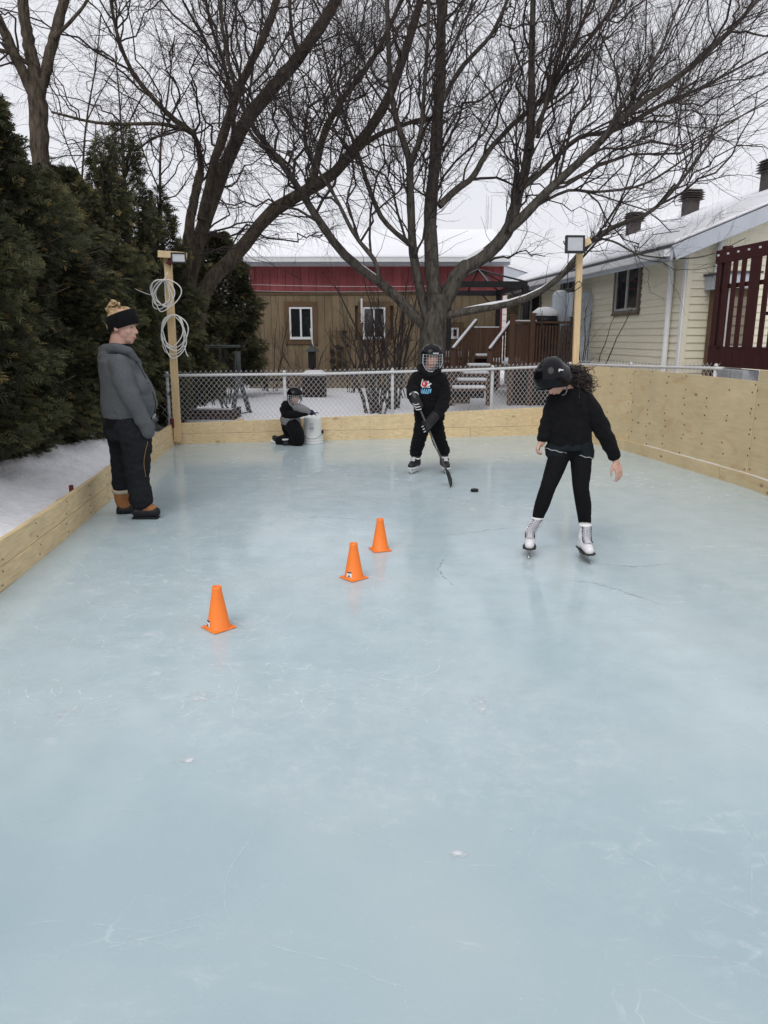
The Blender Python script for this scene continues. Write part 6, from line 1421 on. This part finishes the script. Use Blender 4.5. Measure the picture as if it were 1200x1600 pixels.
# ---------------------------------------------------------------- small child kneeling at the bucket
f = Fig(10.28); k = f.k
cd = thing('person', (*gnd(455, 694)[:2], 0), 'small child in black and grey snowsuit kneeling beside the white bucket', 'person', 'people on the rink')
Rc = np.array(Matrix.Rotation(math.radians(12), 3, 'Z') @ Matrix.Rotation(math.radians(12), 3, 'X')); hc = f.p(460.5, 619, -.08); hu = 12.3 * k
m = MB(); head_shape(m, hc, hu, Rc); f.ch(m, [(458, 626, -.02, 7), (455, 636, 0, 8)]); f.lo(m, [(454, 636, 0, 9, 8), (455, 660, 0, 10, 9)]); f.ch(m, [(464, 636, -.08, 4), (476, 641, -.12, 3)])
f.ch(m, [(456, 662, -.05, 7), (465, 686, -.1, 6), (438, 690, .05, 5)]); f.ch(m, [(452, 662, .05, 7), (458, 684, .05, 6), (440, 690, .15, 5)])
bd = remesh('body', m, M_skin2, cd, .006, 2); face_bits(bd, hc, hu, Rc)
helmet(cd, hc, hu, Rc)
m = MB(); f.lo(m, [(456, 630, -.02, 10, 9), (454, 637, 0, 14, 11), (453, 650, 0, 14, 12), (454, 656, 0, 15, 13)]); f.ch(m, [(447, 634, -.04, 8), (445, 642, -.05, 7)]); remesh('jacket', m, M_blk, cd, .008, 3, .005, 14)
M_g2 = mat('jacket_grey', (.20, .20, .21), .9, .1, .15, 40, .2, 120)
m = MB(); f.lo(m, [(453, 651, 0, 15.5, 13.5), (454, 657, 0, 16.5, 14), (456, 663, 0, 16, 14)]); remesh('jacket_band', m, M_g2, cd, .008, 3, .004, 16)
m = MB(); f.ch(m, [(464, 637, -.10, 7), (472, 639, -.15, 6.6), (480, 643, -.13, 5.8)]); remesh('sleeve', m, M_g2, cd, .007, 3, .004, 18)
m = MB(); f.ch(m, [(443, 640, .02, 6.5), (447, 648, -.08, 6), (462, 648, -.15, 5.5), (478, 645, -.14, 5)]); remesh('sleeve', m, M_blk, cd, .007, 3, .004, 18)
m = MB(); a, b_ = f.p(482, 643.5, -.12), f.p(497, 647, .0); hand_shape(m, a, b_, (0, -1, .2), .17, -.10); chain(m, [(a, .036), (a + (b_ - a) * .3, .04)]); remesh('mitten', m, mat('navy_glove', (.012, .016, .05), .8), cd, .006, 3)
m = MB(); f.b(m, 455, 664, 0, 15, 13, 9); f.ch(m, [(458, 666, -.07, 12), (464, 678, -.10, 11.5), (466, 688, -.10, 10)]); f.ch(m, [(464, 690, -.08, 9), (450, 690, 0, 8.5), (438, 690, .05, 8)]); f.ch(m, [(450, 664, .07, 11), (456, 686, .10, 10), (440, 688, .16, 8)])
tr_ = remesh('snow_pants', m, M_blk, cd, .008, 3, .006, 14)
for (ax, ay, ady, tx, ty, tdy) in ((437, 688, .10, 429, 684, .14), (458, 692, -.02, 446, 693, -.08)):
    m = MB(); a, b_ = f.p(ax, ay, ady), f.p(tx, ty, tdy); chain(m, [(a, .05), ((a + b_) / 2, .045), (b_, .038)]); s_ = remesh('skate_boot', m, mat('skate_black', (.013, .013, .016), .5, .4), cd, .007, 2)
    d = (b_ - a) / np.linalg.norm(b_ - a); q = np.cross(d, (0, 1, 0)); q /= np.linalg.norm(q); q *= -1 if q[0] > 0 else 1
    m = MB(); m.bar(a + q * .055, b_ + q * .055 + d * .04, .02, .045, (0, 1, 0)); m.build('blade_holder', M_trimw, s_, bevel=.004)

# ================================================================ THINGS ON THE ICE
# upside-down pail
M_pail = mat('pail_white', (.74, .75, .74), .4, .4, .05, 8)
p = gnd(489, 690.5); p[0] *= 10.47 / p[1]; p[1] = 10.47; bk = thing('bucket', (p[0], p[1], 0), 'white plastic pail standing upside down against the back boards', 'bucket')
prof = [(.150, .001), (.155, .004), (.155, .014), (.148, .018), (.148, .040), (.153, .044), (.153, .052), (.146, .056), (.145, .078), (.150, .082), (.150, .090), (.143, .094), (.141, .13), (.124, .345), (.118, .362), (.10, .366), (.098, .360), (.01, .358)]
MB().lathe([(r_ * .99, z) for r_, z in prof], (p[0], p[1], 0), 40).build('shell', M_pail, bk, smooth=False)
for s in (-1, 1): MB().box((p[0] + s * .142, p[1] - .03, .16), (.028, .05, .05)).build('handle_ear', M_rubber, bk, bevel=.006)
MB().tube([(p[0] + .142 * math.cos(a), p[1] - .03 - .13 * math.sin(a) * .9, .16 - .085 * math.sin(a)) for a in np.linspace(0, math.pi, 20)], .003, 5).build('handle', M_steel, bk, smooth=True)
M_ink = mat('grey_ink', (.20, .23, .27), .7); m = MB(); rg = np.random.default_rng(2)
def on_pail(a, z): r_ = .141 - (z - .13) * .079 + .0015; return (p[0] + r_ * math.sin(a), p[1] - r_ * math.cos(a), z)
for row, (z, n_, h_) in enumerate(((.285, 1, .004), (.262, 9, .008), (.228, 10, .010), (.212, 10, .010), (.196, 8, .009), (.165, 3, .014))):
    sp_ = .46 if row < 5 else .40
    for i in range(n_):
        a = -sp_ / 2 + sp_ * (i + .5) / n_; w_ = sp_ / n_ * (.36 if row < 5 else .16) if n_ > 1 else .2; m.quad(on_pail(a - w_, z), on_pail(a + w_, z), on_pail(a + w_, z + h_), on_pail(a - w_, z + h_))
m.build('printing', M_ink, bk)
# cones
M_cone = mat('cone_orange', (.95, .225, .030), .38, .45, .04, 6, sss=.15)
def cone(px_, py_, yaw, label, sticker, group='orange cones'):
    q = gnd(px_, py_); t = thing('traffic_cone', (q[0], q[1], 0), label, 'cone', group); c = (q[0], q[1], 0); Rm = Matrix.Rotation(yaw, 3, 'Z')
    s = .067; b_ = MB(); V = [Rm @ Vector((x * s, y * s, z)) + Vector(c) for z in (.002, .008) for x, y in ((-1, -1), (1, -1), (1, 1), (-1, 1))]
    b_.add([tuple(v) for v in V], [(3, 2, 1, 0), (4, 5, 6, 7), (0, 1, 5, 4), (1, 2, 6, 5), (2, 3, 7, 6), (3, 0, 4, 7)]); b_.build('base', M_cone, t, bevel=.003)
    MB().lathe([(.0635, .008), (.062, .012), (.059, .016), (.0255, .205), (.0255, .222), (.0235, .228), (.018, .228), (.018, .21), (.002, .20)], c, 40, cap=False).build('body', M_cone, t, smooth=True)
    if sticker is not None:
        m1, m2 = MB(), MB(); rr = lambda z: .0615 - (z - .012) * .187
        def S(a, z, e): r_ = rr(z) + e; return (c[0] + r_ * math.sin(a), c[1] - r_ * math.cos(a), z)
        for i in range(6):
            a0, a1 = sticker + .62 * (i / 6 - .5), sticker + .62 * ((i + 1) / 6 - .5); m1.quad(S(a0, .022, .0012), S(a1, .022, .0012), S(a1, .056, .0012), S(a0, .056, .0012))
        st_ = m1.build('sticker', M_trimw, t)
        for z0, z1, n_, wd in ((.046, .055, 5, .11), (.036, .040, 1, .06), (.024, .033, 3, .08)):
            for i in range(n_):
                a = sticker + ((i + .5) / n_ - .5) * .58 * (1 if n_ == 5 else .5); m2.quad(S(a - wd / 2, z0, .002), S(a + wd / 2 * .9, z0, .002), S(a + wd / 2 * .9, z1, .002), S(a - wd / 2, z1, .002))
        m2.build('sticker_print', mat('print_black', (.02, .02, .03), .7), st_)
cone(342, 981, .78, 'nearest orange cone, farthest left of the three', -.95); cone(553, 903, .72, 'middle orange cone with its sticker facing the camera', -.5); cone(594, 859, .35, 'farthest orange cone, its sticker turned away', None)
